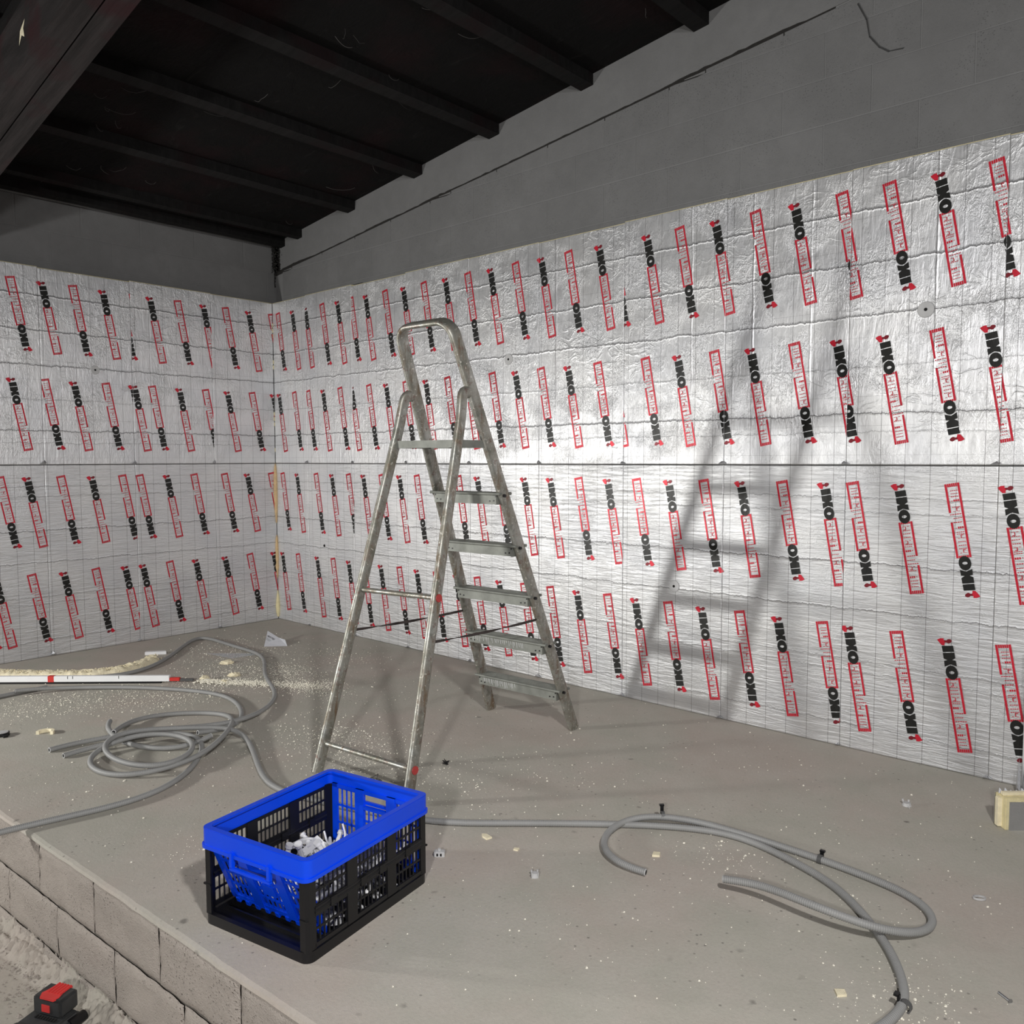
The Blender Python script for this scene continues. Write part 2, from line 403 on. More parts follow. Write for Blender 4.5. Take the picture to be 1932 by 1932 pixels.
# (wall, row, kind, position of the strip's top, board, 1 = runs on over the seam)
STRIPS = [
('R',0,'A',0.077,0,1),('R',0,'B',0.28,0,1),('R',0,'B',0.461,1),('R',0,'A',0.677,1,1),('R',0,'B',0.87,1,1),('R',0,'A',1.036,2),
('R',0,'B',1.206,2,1),('R',0,'A',1.421,2,1),('R',0,'B',1.617,3,1),('R',0,'A',1.823,3,1),('R',0,'B',2.032,3,1),('R',0,'A',2.236,4,1),
('R',0,'B',2.435,4,1),('R',0,'A',2.641,4,1),('R',0,'B',2.844,5,1),('R',0,'A',3.044,5,1),('R',0,'B',3.258,5,1),('R',0,'A',3.354,6),
('R',0,'B',3.567,6,1),('R',0,'A',3.763,6,1),('R',0,'B',3.966,6,1),('R',0,'A',4.175,7,1),('R',0,'B',4.37,7,1),('R',0,'A',4.584,7),
('R',0,'B',4.575,8),('R',0,'A',4.786,8,1),('R',0,'B',4.984,8,1),('R',0,'A',5.191,8),('R',0,'A',5.169,9),('R',1,'B',0.073,0,1),
('R',1,'A',0.288,0,1),('R',1,'A',0.477,1),('R',1,'B',0.672,1,1),('R',1,'A',0.886,1,1),('R',1,'B',1.031,2),('R',1,'A',1.228,2,1),
('R',1,'B',1.421,2,1),('R',1,'A',1.628,3,1),('R',1,'B',1.835,3,1),('R',1,'A',2.043,3,1),('R',1,'B',2.231,4,1),('R',1,'A',2.445,4,1),
('R',1,'B',2.639,4,1),('R',1,'A',2.84,5,1),('R',1,'B',3.042,5,1),('R',1,'A',3.251,5,1),('R',1,'B',3.35,6),('R',1,'A',3.563,6,1),
('R',1,'B',3.759,6,1),('R',1,'A',3.967,6,1),('R',1,'B',4.163,7,1),('R',1,'A',4.378,7,1),('R',1,'B',4.578,7),('R',1,'A',4.576,8),
('R',1,'B',4.779,8,1),('R',1,'A',4.99,8,1),('R',1,'B',5.186,8),('R',1,'B',5.172,9),('R',2,'A',0.1,0,1),('R',2,'B',0.304,0,1),
('R',2,'A',0.563,1,1),('R',2,'B',0.767,1,1),('R',2,'A',0.973,1),('R',2,'B',1.15,2,1),('R',2,'A',1.356,2,1),('R',2,'B',1.553,2,1),
('R',2,'A',1.735,3,1),('R',2,'B',1.942,3,1),('R',2,'A',2.14,3,1),('R',2,'B',2.312,4,1),('R',2,'A',2.505,4,1),('R',2,'B',2.708,4,1),
('R',2,'B',2.911,5),('R',2,'A',3.12,5,1),('R',2,'B',3.323,5),('R',2,'A',3.513,6,1),('R',2,'B',3.712,6,1),('R',2,'A',3.917,6,1),
('R',2,'B',4.12,7,1),('R',2,'A',4.331,7,1),('R',2,'B',4.533,7),('R',2,'A',4.66,8),('R',2,'B',4.858,8,1),('R',2,'A',5.066,8,1),
('R',2,'B',5.268,9,1),('R',3,'B',0.077,0,1),('R',3,'A',0.297,0,1),('R',3,'B',0.558,1,1),('R',3,'A',0.765,1,1),('R',3,'B',0.961,1,1),
('R',3,'A',1.148,2,1),('R',3,'B',1.337,2,1),('R',3,'A',1.542,2,1),('R',3,'B',1.726,3,1),('R',3,'A',1.918,3,1),('R',3,'B',2.115,3,1),
('R',3,'A',2.305,4,1),('R',3,'B',2.499,4,1),('R',3,'A',2.704,4,1),('R',3,'A',2.911,5),('R',3,'B',3.111,5,1),('R',3,'A',3.325,5,1),
('R',3,'B',3.51,6,1),('R',3,'A',3.716,6,1),('R',3,'B',3.913,6,1),('R',3,'A',4.124,7,1),('R',3,'B',4.322,7,1),('R',3,'A',4.536,7),
('R',3,'B',4.656,8),('R',3,'A',4.863,8,1),('R',3,'B',5.063,8,1),('R',3,'A',5.273,9,1),('L',0,'A',-1.913,3,1),('L',0,'B',-1.726,2,1),
('L',0,'A',-1.534,2,1),('L',0,'B',-1.337,2,1),('L',0,'A',-1.129,2),('L',0,'A',-1.222,1),('L',0,'B',-1.007,1,1),
('L',0,'A',-0.801,1,1),('L',0,'B',-0.598,1),('L',0,'A',-0.418,0,1),('L',0,'B',-0.218,0,1),('L',0,'A',-0.015,0,1),
('L',1,'B',-1.927,3,1),('L',1,'A',-1.731,2),('L',1,'B',-1.547,2,1),('L',1,'A',-1.337,2,1),('L',1,'B',-1.15,2),('L',1,'B',-1.138,1),
('L',1,'A',-1.011,1,1),('L',1,'B',-0.805,1,1),('L',1,'A',-0.598,1),('L',1,'B',-0.417,0,1),('L',1,'A',-0.203,0,1),
('L',1,'B',-0.01,0,1),('L',2,'A',-2.02,3,1),('L',2,'B',-1.858,3,1),('L',2,'A',-1.652,2,1),('L',2,'B',-1.453,2,1),
('L',2,'A',-1.244,2),('L',2,'A',-1.121,1),('L',2,'B',-0.918,1,1),('L',2,'A',-0.708,1,1),('L',2,'A',-0.458,0,1),
('L',2,'B',-0.261,0,1),('L',2,'A',-0.045,0,1),('L',3,'B',-2.066,3),('L',3,'A',-1.854,3,1),('L',3,'B',-1.654,2,1),
('L',3,'A',-1.446,2,1),('L',3,'B',-1.244,2),('L',3,'B',-1.117,1),('L',3,'A',-0.916,1,1),('L',3,'B',-0.712,1,1),
('L',3,'B',-0.47,0,1),('L',3,'A',-0.254,0,1),('L',3,'B',-0.036,0,1),]
CONDUIT_FRONT = [(2.759,-2.936,0.0125),(2.763,-2.876,0.0125),(2.779,-2.748,0.0125),(2.812,-2.648,0.0125),(2.835,-2.569,0.0125),(2.861,-2.426,0.0125),(2.835,-2.344,0.0125),(2.798,-2.265,0.0125),(2.745,-2.183,0.0125),(2.682,-2.115,0.0125),(2.585,-2.031,0.0125),(2.478,-1.956,0.0125),(2.443,-1.946,0.0325),(2.367,-1.937,0.0325),(2.293,-1.955,0.0325),(2.218,-1.999,0.0325),(2.171,-2.057,0.0325),(2.166,-2.132,0.0345),(2.172,-2.202,0.0345),(2.141,-2.264,0.0225),(2.104,-2.322,0.0125),(2.105,-2.378,0.0125),(2.121,-2.436,0.0125)]
CONDUIT_BACK = [(1.995,-2.45,0.0125),(1.982,-2.39,0.0125),(1.979,-2.324,0.0125),(2.007,-2.269,0.0125),(2.044,-2.225,0.0175),(2.077,-2.162,0.0325),(2.087,-2.074,0.0325),(2.151,-1.991,0.0325),(2.23,-1.908,0.0325),(2.285,-1.827,0.0325),(2.334,-1.75,0.0375),(2.338,-1.664,0.0375),(2.231,-1.517,0.0125),(2.155,-1.412,0.0125),(2.071,-1.324,0.0125),(1.946,-1.241,0.0125),(1.821,-1.193,0.0125),(1.677,-1.152,0.0125),(1.545,-1.093,0.0125),(1.424,-1.014,0.0125),(1.288,-0.909,0.0125),(1.145,-0.825,0.0125),(1.019,-0.792,0.0125),(0.885,-0.799,0.0125),(0.748,-0.82,0.0125),(0.558,-0.814,0.0125),(0.335,-0.77,0.0125),(0.183,-0.774,0.0125),(0.183,-0.851,0.0125),(0.38,-1.006,0.0125),(0.664,-1.218,0.0125),(0.818,-1.38,0.0125),(0.913,-1.529,0.0125),(0.94,-1.642,0.0125),(0.889,-1.748,0.0125),(0.808,-1.839,0.0125),(0.734,-1.924,0.0125),(0.651,-2.033,0.0125),(0.569,-2.14,0.0125),(0.455,-2.279,0.0125)]
CONDUIT_LEFT = [(0.889,-2.246,0.0325),(0.907,-2.194,0.0325),(0.927,-2.142,0.0325),(0.947,-2.063,0.0225),(1.022,-1.939,0.0125),(1.15,-1.808,0.0125),(1.251,-1.71,0.0125),(1.392,-1.631,0.0125),(1.586,-1.532,0.0125),(1.691,-1.479,0.0125),(1.798,-1.459,0.0125),(1.937,-1.484,0.0125),(2.083,-1.534,0.0125),(2.217,-1.603,0.0125),(2.324,-1.683,0.0125),(2.374,-1.773,0.0225),(2.358,-1.85,0.0325),(2.358,-1.931,0.0425)]
CONDUIT_LOWER = [(0.874,-2.381,0.0125),(0.857,-2.312,0.0125),(0.853,-2.228,0.0125),(0.867,-2.148,0.0125),(0.857,-2.067,0.0125)]
CONDUIT_COIL = [(2.054,-2.19,0.0425),(1.941,-2.12,0.0325),(1.829,-2.017,0.0125),(1.825,-1.923,0.0125),(1.866,-1.839,0.0125),(1.936,-1.759,0.0125),(2.019,-1.685,0.0125),(2.103,-1.63,0.0125),(2.173,-1.623,0.0125),(2.356,-1.732,0.0475),(2.478,-1.84,0.0525),(2.554,-1.931,0.0425),(2.618,-2.021,0.0325),(2.651,-2.099,0.0325),(2.663,-2.178,0.0325),(2.653,-2.244,0.0275),(2.624,-2.321,0.0225),(2.568,-2.371,0.0125),(2.506,-2.412,0.0125),(2.414,-2.428,0.0125),(2.311,-2.419,0.0125),(2.21,-2.376,0.0125),(2.145,-2.309,0.0125),(2.189,-2.254,0.0425),(2.184,-2.177,0.0525),(2.228,-2.105,0.0575),(2.297,-2.045,0.0575),(2.361,-2.005,0.0525),(2.45,-2.003,0.0525),(2.526,-2.018,0.0475),(2.584,-2.06,0.0425),(2.641,-2.13,0.0425),(2.681,-2.215,0.0475),(2.661,-2.275,0.0475),(2.601,-2.323,0.0475),(2.483,-2.348,0.0425),(2.361,-2.352,0.0425),(2.26,-2.338,0.0475),(2.174,-2.291,0.0525),(2.146,-2.235,0.0625),(2.137,-2.156,0.0625),(2.183,-2.084,0.0625),(2.24,-1.993,0.0525),(2.323,-1.913,0.0525),(2.375,-1.841,0.0525),(2.39,-1.764,0.0425),(2.451,-1.744,0.0225),(2.577,-1.78,0.0125),(2.743,-1.863,0.0125),(2.892,-1.942,0.0125),(3.021,-1.998,0.0125),(3.129,-2.028,0.0125),(3.214,-2.029,0.0125),(3.291,-2.013,0.0125),(3.438,-1.995,0.0125),(3.63,-1.959,0.0125),(3.745,-1.899,0.0125),(3.839,-1.818,0.0125),(3.923,-1.743,0.0125)]
CONDUIT_SHORT = [(2.444,-1.908,0.0425),(2.444,-1.945,0.0325),(2.446,-1.994,0.0225),(2.419,-2.043,0.0125),(2.384,-2.103,0.0125),(2.32,-2.148,0.0125),(2.24,-2.173,0.0125),(2.14,-2.182,0.0125)]
CONDUIT_HOOK = [(1.839,-2.119,0.0325),(1.889,-2.15,0.0325),(1.953,-2.176,0.0325),(2.022,-2.189,0.0325),(2.101,-2.203,0.0325)]
CONDUIT_ACROSS = [(3.809,-1.847,0.0125),(3.843,-1.822,0.0125),(3.922,-1.751,0.0125),(4.009,-1.67,0.0125),(4.1,-1.593,0.0125),(4.188,-1.515,0.0125),(4.279,-1.439,0.0125),(4.37,-1.364,0.0125),(4.462,-1.293,0.0125),(4.535,-1.246,0.0125),(4.612,-1.209,0.0125),(4.666,-1.191,0.0125),(4.722,-1.177,0.0125),(4.785,-1.182,0.0125),(4.853,-1.202,0.0125),(4.918,-1.221,0.0125),(4.983,-1.244,0.0125),(5.045,-1.266,0.0125),(5.095,-1.289,0.0125),(5.142,-1.324,0.0125),(5.193,-1.371,0.0125),(5.251,-1.434,0.0125),(5.301,-1.477,0.0125),(5.353,-1.551,0.0125),(5.395,-1.626,0.0125),(5.423,-1.688,0.0125),(5.437,-1.733,0.0125),(5.439,-1.779,0.0125),(5.426,-1.844,0.0125),(5.399,-1.927,0.0125)]
CONDUIT_LOOP = [(4.619,-1.608,0.0125),(4.573,-1.623,0.0125),(4.524,-1.642,0.0245),(4.458,-1.614,0.0245),(4.403,-1.567,0.0225),(4.354,-1.474,0.0125),(4.341,-1.384,0.0125),(4.367,-1.332,0.0245),(4.407,-1.297,0.0345),(4.46,-1.25,0.0345),(4.521,-1.205,0.0275),(4.616,-1.166,0.0175),(4.693,-1.181,0.0275),(4.774,-1.159,0.0125),(4.861,-1.155,0.0125),(4.945,-1.151,0.0125),(5.027,-1.153,0.0125),(5.112,-1.171,0.0125),(5.187,-1.171,0.0125),(5.264,-1.184,0.0125),(5.322,-1.21,0.0125),(5.367,-1.252,0.0125),(5.394,-1.302,0.0125),(5.395,-1.356,0.0125),(5.375,-1.398,0.0125),(5.343,-1.449,0.0225),(5.311,-1.511,0.0475),(5.271,-1.522,0.0525),(5.22,-1.54,0.0625),(5.156,-1.55,0.0675),(5.088,-1.545,0.0675),(5.027,-1.53,0.0625),(4.97,-1.514,0.0575),(4.912,-1.514,0.0525),(4.85,-1.536,0.0425)]

# ------------------------------------------------------------------ printed strip (local x = reading direction, y = letter top)
def strip_mesh():
    b = MB(); w = .0285
    def quad(u0, u1, v0, v1, mi=0): b.add([(u0, v0, 0), (u1, v0, 0), (u1, v1, 0), (u0, v1, 0)], [(0, 1, 2, 3)], mi)
    def poly(pts, mi=0, z=0.0): b.add([(p[0], p[1], z) for p in pts], [tuple(range(len(pts)))], mi)
    # red frame; broken on the upper side where the tall letters pass through
    quad(.172, .483, -w, -w + .0086, 0)
    quad(.172, .322, w - .0086, w, 0); quad(.362, .483, w - .0086, w, 0)
    for k in range(5):
        v0 = -w + .0100 + k * .0076
        quad(.469, .483, v0, v0 + .0062, 0)
        if k in (0, 1, 2, 3, 4): quad(.172, .181, v0, v0 + .0062, 0)
    def dash(u, t=.0032, v0=-.017, v1=.014, n=4):
        st = (v1 - v0) / n
        for i in range(n): quad(u - t / 2, u + t / 2, v0 + i * st, v0 + (i + .72) * st, 0)
    def ee(u):           # the red marks inside and around a letter e
        dash(u - .009, .0026, .004, .012, 2); quad(u - .009, u + .006, -.0045, -.0012); quad(u + .003, u + .006, -.012, -.0015)
        dash(u - .009, .0026, -.014, -.005, 2); dash(u + .009, .003, -.016, .015, 4)
    def rr(u): dash(u, .0085, -.0175, .006, 3); quad(u - .002, u + .0005, .008, .013)
    ee(.201); dash(.2235); dash(.239)            # e n
    ee(.262); dash(.279, .003)                   # e
    rr(.2975)                                    # r
    dash(.320, .0042, -.014, .0285, 5)           # t
    dash(.3375, .003, -.017, .017, 4); dash(.354, .0035, -.017, .0285, 5)  # h
    ee(.375)                                     # e
    rr(.411); dash(.4275); dash(.4400, .003, -.014, .012); dash(.4525, .003)   # r m
    # black logo letters
    h = .0225; o = .001
    poly([(.036, -h), (.062, -h + .001), (.062, h), (.036, h - .001)], 1)                       # I
    poly([(.0655, -h), (.089, -h), (.0965, -h * .42), (.0965, h * .42), (.089, h), (.0655, h)], 1)   # K stem
    poly([(.0965, -h * .42), (.099, -h), (.1235, -h - .001), (.114, 0), (.1235, h + .001), (.099, h), (.0965, h * .42)], 1)
    n = 28; R0 = (.0300, .0235); R1 = (.0063, .0100); vs = []
    for i in range(n):
        t = 2 * PI * i / n
        vs.append((.149 + R0[0] * math.cos(t), R0[1] * math.sin(t), .0003)); vs.append((.149 + R1[0] * math.cos(t), R1[1] * math.sin(t), .0003))
    b.add(vs, [(2 * i, 2 * ((i + 1) % n), 2 * ((i + 1) % n) + 1, 2 * i + 1) for i in range(n)], 1)
    # red mark: arrow head below, darker lobe above
    poly([(.008, -.036), (.018, -.031), (.032, -.022), (.034, -.010), (.029, -.0105), (.022, -.007), (.016, -.008), (.010, -.011), (.004, -.010), (.003, -.022)], 0)
    poly([(.012, -.010), (.022, -.008), (.022, -.002), (.027, .006), (.024, .014), (.018, .020), (.012, .019), (.008, .012), (.009, .005), (.013, .000)], 2)
    return b.mesh('print', [M_INKR, M_INKK, M_INKD])
STRIP = strip_mesh()
ANG = math.radians(10.3); LEN = .483

def wall_matrix(wall):
    # columns: s (to the viewer's right), z up, outward
    if wall == 'R': return Matrix(((1, 0, 0, 0), (0, 0, -1, 0), (0, 1, 0, 0), (0, 0, 0, 1)))
    return Matrix(((0, 0, 1, 0), (1, 0, 0, 0), (0, 1, 0, 0), (0, 0, 0, 1)))
def place_strip(wall, row, kind, s0, lo, hi, parent, z0=None):
    z0 = Z_ROW[row] if z0 is None else z0
    jitter = 0.0
    du = Vector((math.sin(ANG), -math.cos(ANG), 0)); dv = Vector((math.cos(ANG), math.sin(ANG), 0))
    org = Vector((s0, z0, 0))
    if kind == 'A': org = org + du * LEN; du = -du; dv = -dv
    L = Matrix(((du.x, dv.x, 0, org.x), (du.y, dv.y, 0, org.y), (0, 0, 1, .0022), (0, 0, 0, 1)))
    xs = [(L @ Vector((u, v, 0))).x for u in (0, LEN) for v in (-.037, .0295)]
    me = STRIP
    if min(xs) < lo or max(xs) > hi:
        bm = bmesh.new(); bm.from_mesh(STRIP)
        Li = L.inverted()
        for edge, sg in ((lo + .0008, -1), (hi - .0008, 1)):
            co = Li @ Vector((edge, 0, 0)); no = (Li.to_3x3() @ Vector((sg, 0, 0))).normalized()
            bmesh.ops.bisect_plane(bm, geom=bm.verts[:] + bm.edges[:] + bm.faces[:], plane_co=co, plane_no=no, clear_outer=True)
        if not bm.faces: bm.free(); return
        me = bpy.data.meshes.new('print'); bm.to_mesh(me); bm.free()
        for m in (M_INKR, M_INKK, M_INKD): me.materials.append(m)
    o = link('print', me, parent)
    o.matrix_local = wall_matrix(wall) @ L
    return o

H1 = 1.289; H2 = 2.587; TH = .10
def insulation_board(wall, s0, s1, z0, z1, parent, seed):
    U = [0, .004, .010, .2, .4, .6, .8, .990, .996, 1]; V = [0, .003, .006] + [k / 11 for k in range(1, 11)] + [.994, .997, 1]
    nx, nz = len(U) - 1, len(V) - 1; b = MB(); g = .0006; s0 += g; s1 -= g; z0 += .0015; z1 -= .0015
    rnd = random.Random(seed); ph = rnd.random() * 9; tilt = rnd.uniform(-.0012, .0012)
    vs = []
    for j in range(nz + 1):
        for i in range(nx + 1):
            u = U[i]; v = V[j]
            d = 0.0012 * noise.noise(Vector((u * 3 + ph, v * 5, seed))) + tilt * (u - .5)
            e = min(u, 1 - u, v, 1 - v)
            if e == 0: d -= .0013
            vs.append((s0 + (s1 - s0) * u, z0 + (z1 - z0) * v, d))
    fs = [(j * (nx + 1) + i, j * (nx + 1) + i + 1, (j + 1) * (nx + 1) + i + 1, (j + 1) * (nx + 1) + i) for j in range(nz) for i in range(nx)]
    b.add(vs, fs, 0)
    if z1 > 2: b.m[-nx:] = [1] * nx
    ring = [i for i in range(nx + 1)] + [j * (nx + 1) + nx for j in range(1, nz + 1)] + [nz * (nx + 1) + i for i in range(nx - 1, -1, -1)] + [j * (nx + 1) for j in range(nz - 1, 0, -1)]
    n0 = len(vs); k = len(ring)
    b.add([(vs[r][0], vs[r][1], -.0045) for r in ring], [], 1)
    b.f += [(ring[i], ring[(i + 1) % k], n0 + (i + 1) % k, n0 + i)[::-1] for i in range(k)]; b.m += [0] * k
    b.add([(vs[r][0], vs[r][1], -TH + .001) for r in ring], [], 1); n1 = n0 + k
    b.f += [(n0 + i, n0 + (i + 1) % k, n1 + (i + 1) % k, n1 + i)[::-1] for i in range(k)]; b.m += [1] * k
    MW = wall_matrix(wall); b.v = [tuple(MW @ Vector(p)) for p in b.v]
    me = b.mesh('insulation_board', [M_FOIL, M_PIR])
    me.polygons.foreach_set('use_smooth', [i < nx * nz for i in range(len(me.polygons))])
    o = link('insulation_board', me, parent)
    return o
def foil_flap(wall, s, z, parent, w=.05, h=.04, seed=0):
    rnd = random.Random(seed); b = MB(); M = wall_matrix(wall)
    for k in range(2):
        sg = rnd.choice((-1, 1)); a = rnd.uniform(.4, 1) * w; c = rnd.uniform(.5, 1) * h
        d = rnd.uniform(.008, .02)
        vs = [(s, z, .002), (s + sg * a, z + .002, .004), (s + sg * a * .5, z + c * .5, d), (s + sg * .003, z + c, .003), (s - sg * .006, z + c * .4, d * .6)]
        b.add([M @ Vector(p) for p in vs], [(0, 1, 2), (1, 3, 2), (0, 2, 4), (4, 2, 3)])
    o = b.build('foil_flap', M_FOILP, parent, recalc=False); return o
M_FOILP = plain('loose_foil', (196, 197, 200), .34, .8, var=.05, bump=.5)

ROOF = .118
def roof_z(x): return 3.108 + ROOF * x
def crack_z(x): return 2.862 + .1115 * x

def block(wall, pts, depth, mat, parent, y0=TH):
    """pts polygon in (s, z); front face at distance -y0"""
    b = MB(); n = len(pts); cx = sum(p[0] for p in pts) / n; cz = sum(p[1] for p in pts) / n
    ins = [(p[0] + (.0025 if p[0] < cx else -.0025), p[1] + (.0025 if p[1] < cz else -.0025)) for p in pts]
    vs = [(p[0], p[1], -y0 - depth) for p in pts] + [(p[0], p[1], -y0 - .0012) for p in pts] + [(p[0], p[1], -y0) for p in ins]
    M = wall_matrix(wall)
    fs = [tuple(range(2 * n, 3 * n))]
    for i in range(n):
        j = (i + 1) % n
        fs += [(i, j, j + n, i + n), (i + n, j + n, j + 2 * n, i + 2 * n)]
    b.add([M @ Vector(p) for p in vs], fs)
    return b.build('block', mat, parent)
def clip_top(s0, s1, z0, z1, fn):
    pts = [(s0, z0), (s1, z0)]
    t1 = min(z1, fn(s1)); t0 = min(z1, fn(s0))
    if t1 <= z0 + .01 and t0 <= z0 + .01: return None
    if t1 > z0: pts.append((s1, t1))
    if t1 >= z1 and t0 < z1:
        x = s0 + (s1 - s0) * (z1 - fn(s0)) / (fn(s1) - fn(s0)); pts.append((x, z1))
    if t0 > z0: pts.append((s0, t0))
    else:
        x = s0 + (s1 - s0) * (z0 - fn(s0)) / (fn(s1) - fn(s0)); pts[0] = (x, z0)
    return pts

# ------------------------------------------------------------------ right wall
wr = MB(); wr.box((-.3, TH + .0025, -.02), (9.0, TH + .25, 4.4))
wall_right = tag(wr.build('wall_right', M_MORT), 'grey concrete block wall on the right, faced with silver foil insulation boards', None, kind='structure')
CH = .2065
zc = [2.855 - CH, 2.855, 2.855 + CH, 2.855 + 2 * CH, 2.855 + 3 * CH]
for r, zb in enumerate([2.44, 2.44 + CH] + zc[1:]):
    off = 3.845 if (r % 2 == 0) else 4.045
    k0 = int((0 - off) / .412) - 1
    for k in range(k0, 12):
        s0 = off + k * .412; s1 = s0 + .412
        if s1 < .02 or s0 > 7.2: continue
        s0 = max(s0, 0.0)
        pts = clip_top(s0 + .003, s1 - .003, zb + .003, zb + CH - .003, lambda x: crack_z(x) - .006)
        if pts and len(pts) >= 3: block('R', pts, .02, M_BLOCK, wall_right)
# sloping concrete capping above the crack, ragged lower edge
b = MB(); N = 240; rnd = random.Random(3); vs = []
for i in range(N + 1):
    x = -.1 + 9.0 * i / N
    g = .004 + .020 * max(0, noise.noise(Vector((x * 2.1, 1.3, 0))) + .1) + .006 * noise.noise(Vector((x * 22, 0, 0)))
    if x > 4.35: g *= .2
    zt = roof_z(x) + .12
    vs += [(x, TH - .002, crack_z(x) + max(g, .001)), (x, TH - .002, zt), (x, TH + .03, crack_z(x) + max(g, .001) + .004), (x, TH + .03, zt)]
fs = []
for i in range(N):
    a = 4 * i; c = a + 4
    fs += [(a, c, c + 1, a + 1), (a, a + 2, c + 2, c)]
b.add(vs, fs); b.build('capping_beam', M_CAP, wall_right)
b = MB(); b.add([(-.1, TH + .0015, crack_z(-.1) - .02), (4.5, TH + .0015, crack_z(4.5) - .02), (4.5, TH + .0015, crack_z(4.5) + .05), (-.1, TH + .0015, crack_z(-.1) + .05)], [(0, 1, 2, 3)])
b.build('crack_gap_shade', M_DIRT_SHADE, wall_right)  # flat dark sheet painting the shade inside the gap below the capping
# thin stepped crack near the top right
b = MB(); pc = [(4.60, 3.34), (4.64, 3.26), (4.655, 3.18), (4.70, 3.12), (4.74, 3.09), (4.80, 3.085)]
for (a0, c0), (a1, c1) in zip(pc, pc[1:]):
    b.add([(a0 - .003, TH - .0035, c0), (a0 + .003, TH - .0035, c0 + .003), (a1 + .002, TH - .0035, c1 + .003), (a1 - .002, TH - .0035, c1 - .003)], [(0, 1, 2, 3)])
b.build('hairline_crack', plain('crack_shade', (62, 62, 62), .95), wall_right)

boards = {}
sd = 0
for r, (z0, z1) in enumerate(((0.0, H1), (H1, H2))):
    for k in range(len(SEAM_R) - 1):
        sd += 1
        dz = (.0, .006, -.004, .003, 0, -.003, .004, .0, .003, -.002, 0, 0)[k] if r else 0
        o = insulation_board('R', SEAM_R[k], SEAM_R[k + 1], z0, z1 + dz, wall_right, sd); boards[('R', 1 - r, k)] = o
        foil_flap('R', SEAM_R[k + 1] - .004, z0 + .003, o, .028, .022, sd)

# ------------------------------------------------------------------ left wall
wl = MB(); wl.box((-TH - .25, -7.2, -.02), (-TH - .0025, .35, 3.3))
wall_left = tag(wl.build('wall_left', M_MORT), 'grey concrete block wall on the left, faced with silver foil insulation boards', None, kind='structure')
for r, zb in enumerate((2.44, 2.44 + CH, 2.44 + 2 * CH, 2.44 + 3 * CH)):
    off = .02 if r % 2 else -.19
    for k in range(-17, 2):
        s0 = off + k * .412; s1 = min(s0 + .412, TH)
        if s0 > .06: continue
        block('L', [(s0 + .0035, zb + .003), (s1 - .0035, zb + .003), (s1 - .0035, min(zb + CH, 3.16) - .003), (s0 + .0035, min(zb + CH, 3.16) - .003)], .02, M_CAP, wall_left)
for r, (z0, z1) in enumerate(((0.0, H1), (H1, H2))):
    for k in range(len(SEAM_L) - 1):
        sd += 1
        dz = (0, .004, -.003, .003, 0, 0)[k] if r else 0
        o = insulation_board('L', SEAM_L[k + 1], SEAM_L[k] - (.0 if k else .001), z0, z1 + dz, wall_left, sd); boards[('L', 1 - r, k)] = o
        foil_flap('L', SEAM_L[k + 1] + .004, z0 + .003, o, .034, .03, sd)
for (wl_, row, kind, s, bi, *free) in STRIPS:
    r = 0 if row < 2 else 1
    if wl_ == 'R':
        if bi >= len(SEAM_R) - 1: continue
        lo, hi = SEAM_R[bi], SEAM_R[bi + 1]
    else: lo, hi = SEAM_L[bi + 1], SEAM_L[bi]
    place_strip(wl_, row, kind, s, lo, hi, boards[(wl_, r, bi)])
    if free:       # print that runs on over a seam also shows on the neighbouring board
        a_, c_ = s - .036, s + .086 + .036
        for nb in (bi - 1, bi + 1):
            if (wl_, r, nb) not in boards: continue
            l2, h2 = (SEAM_R[nb], SEAM_R[nb + 1]) if wl_ == 'R' else (SEAM_L[nb + 1], SEAM_L[nb])
            if min(c_, h2) - max(a_, l2) > .004: place_strip(wl_, row, kind, s, l2, h2, boards[(wl_, r, nb)])
# continuation of the print on the boards just outside the frame
for row in range(4):
    for k in range(9):
        s = 5.30 + .2 * k; bi = 9 + int((s + .045 - 5.237) // .602)
        if bi < 12 and k > 0: place_strip('R', row, 'AB'[(k + row) % 2], s, SEAM_R[bi], SEAM_R[bi + 1], boards[('R', 0 if row < 2 else 1, bi)])
    for k in range(7):
        s = -2.16 - .2 * k; bi = sum(1 for v in SEAM_L[1:] if v > s + .045)
        if bi < 6: place_strip('L', row, 'BA'[(k + row) % 2], s, SEAM_L[bi + 1], SEAM_L[bi], boards[('L', 0 if row < 2 else 1, bi)])
# fixing discs pressed into the boards
def disc(wall, s, z, parent, r=.034):
    M = wall_matrix(wall); c = M @ Vector((s, z, .001)); n = (M.to_3x3() @ Vector((0, 0, 1)))
    b = MB(); b.cyl(c, c + n * .0035, r, 28, 0, r * .93)
    o = b.build('fixing_disc', M_DISC, parent)
    b = MB(); b.cyl(c + n * .0036, c + n * .0046, .007, 14, 0); b.build('screw_recess', M_HOLE, o)
disc('R', 4.947, 1.942, boards[('R', 0, 8)]); disc('R', 2.587, 1.926, boards[('R', 0, 4)])
disc('R', 3.754, .652, boards[('R', 1, 6)], .031); disc('L', -1.404, 1.941, boards[('L', 0, 2)], .031)
b = MB(); b.cyl((.66, .0, .655), (.66, -.003, .655), .010, 12); b.build('screw_recess', M_HOLE, boards[('R', 1, 1)])
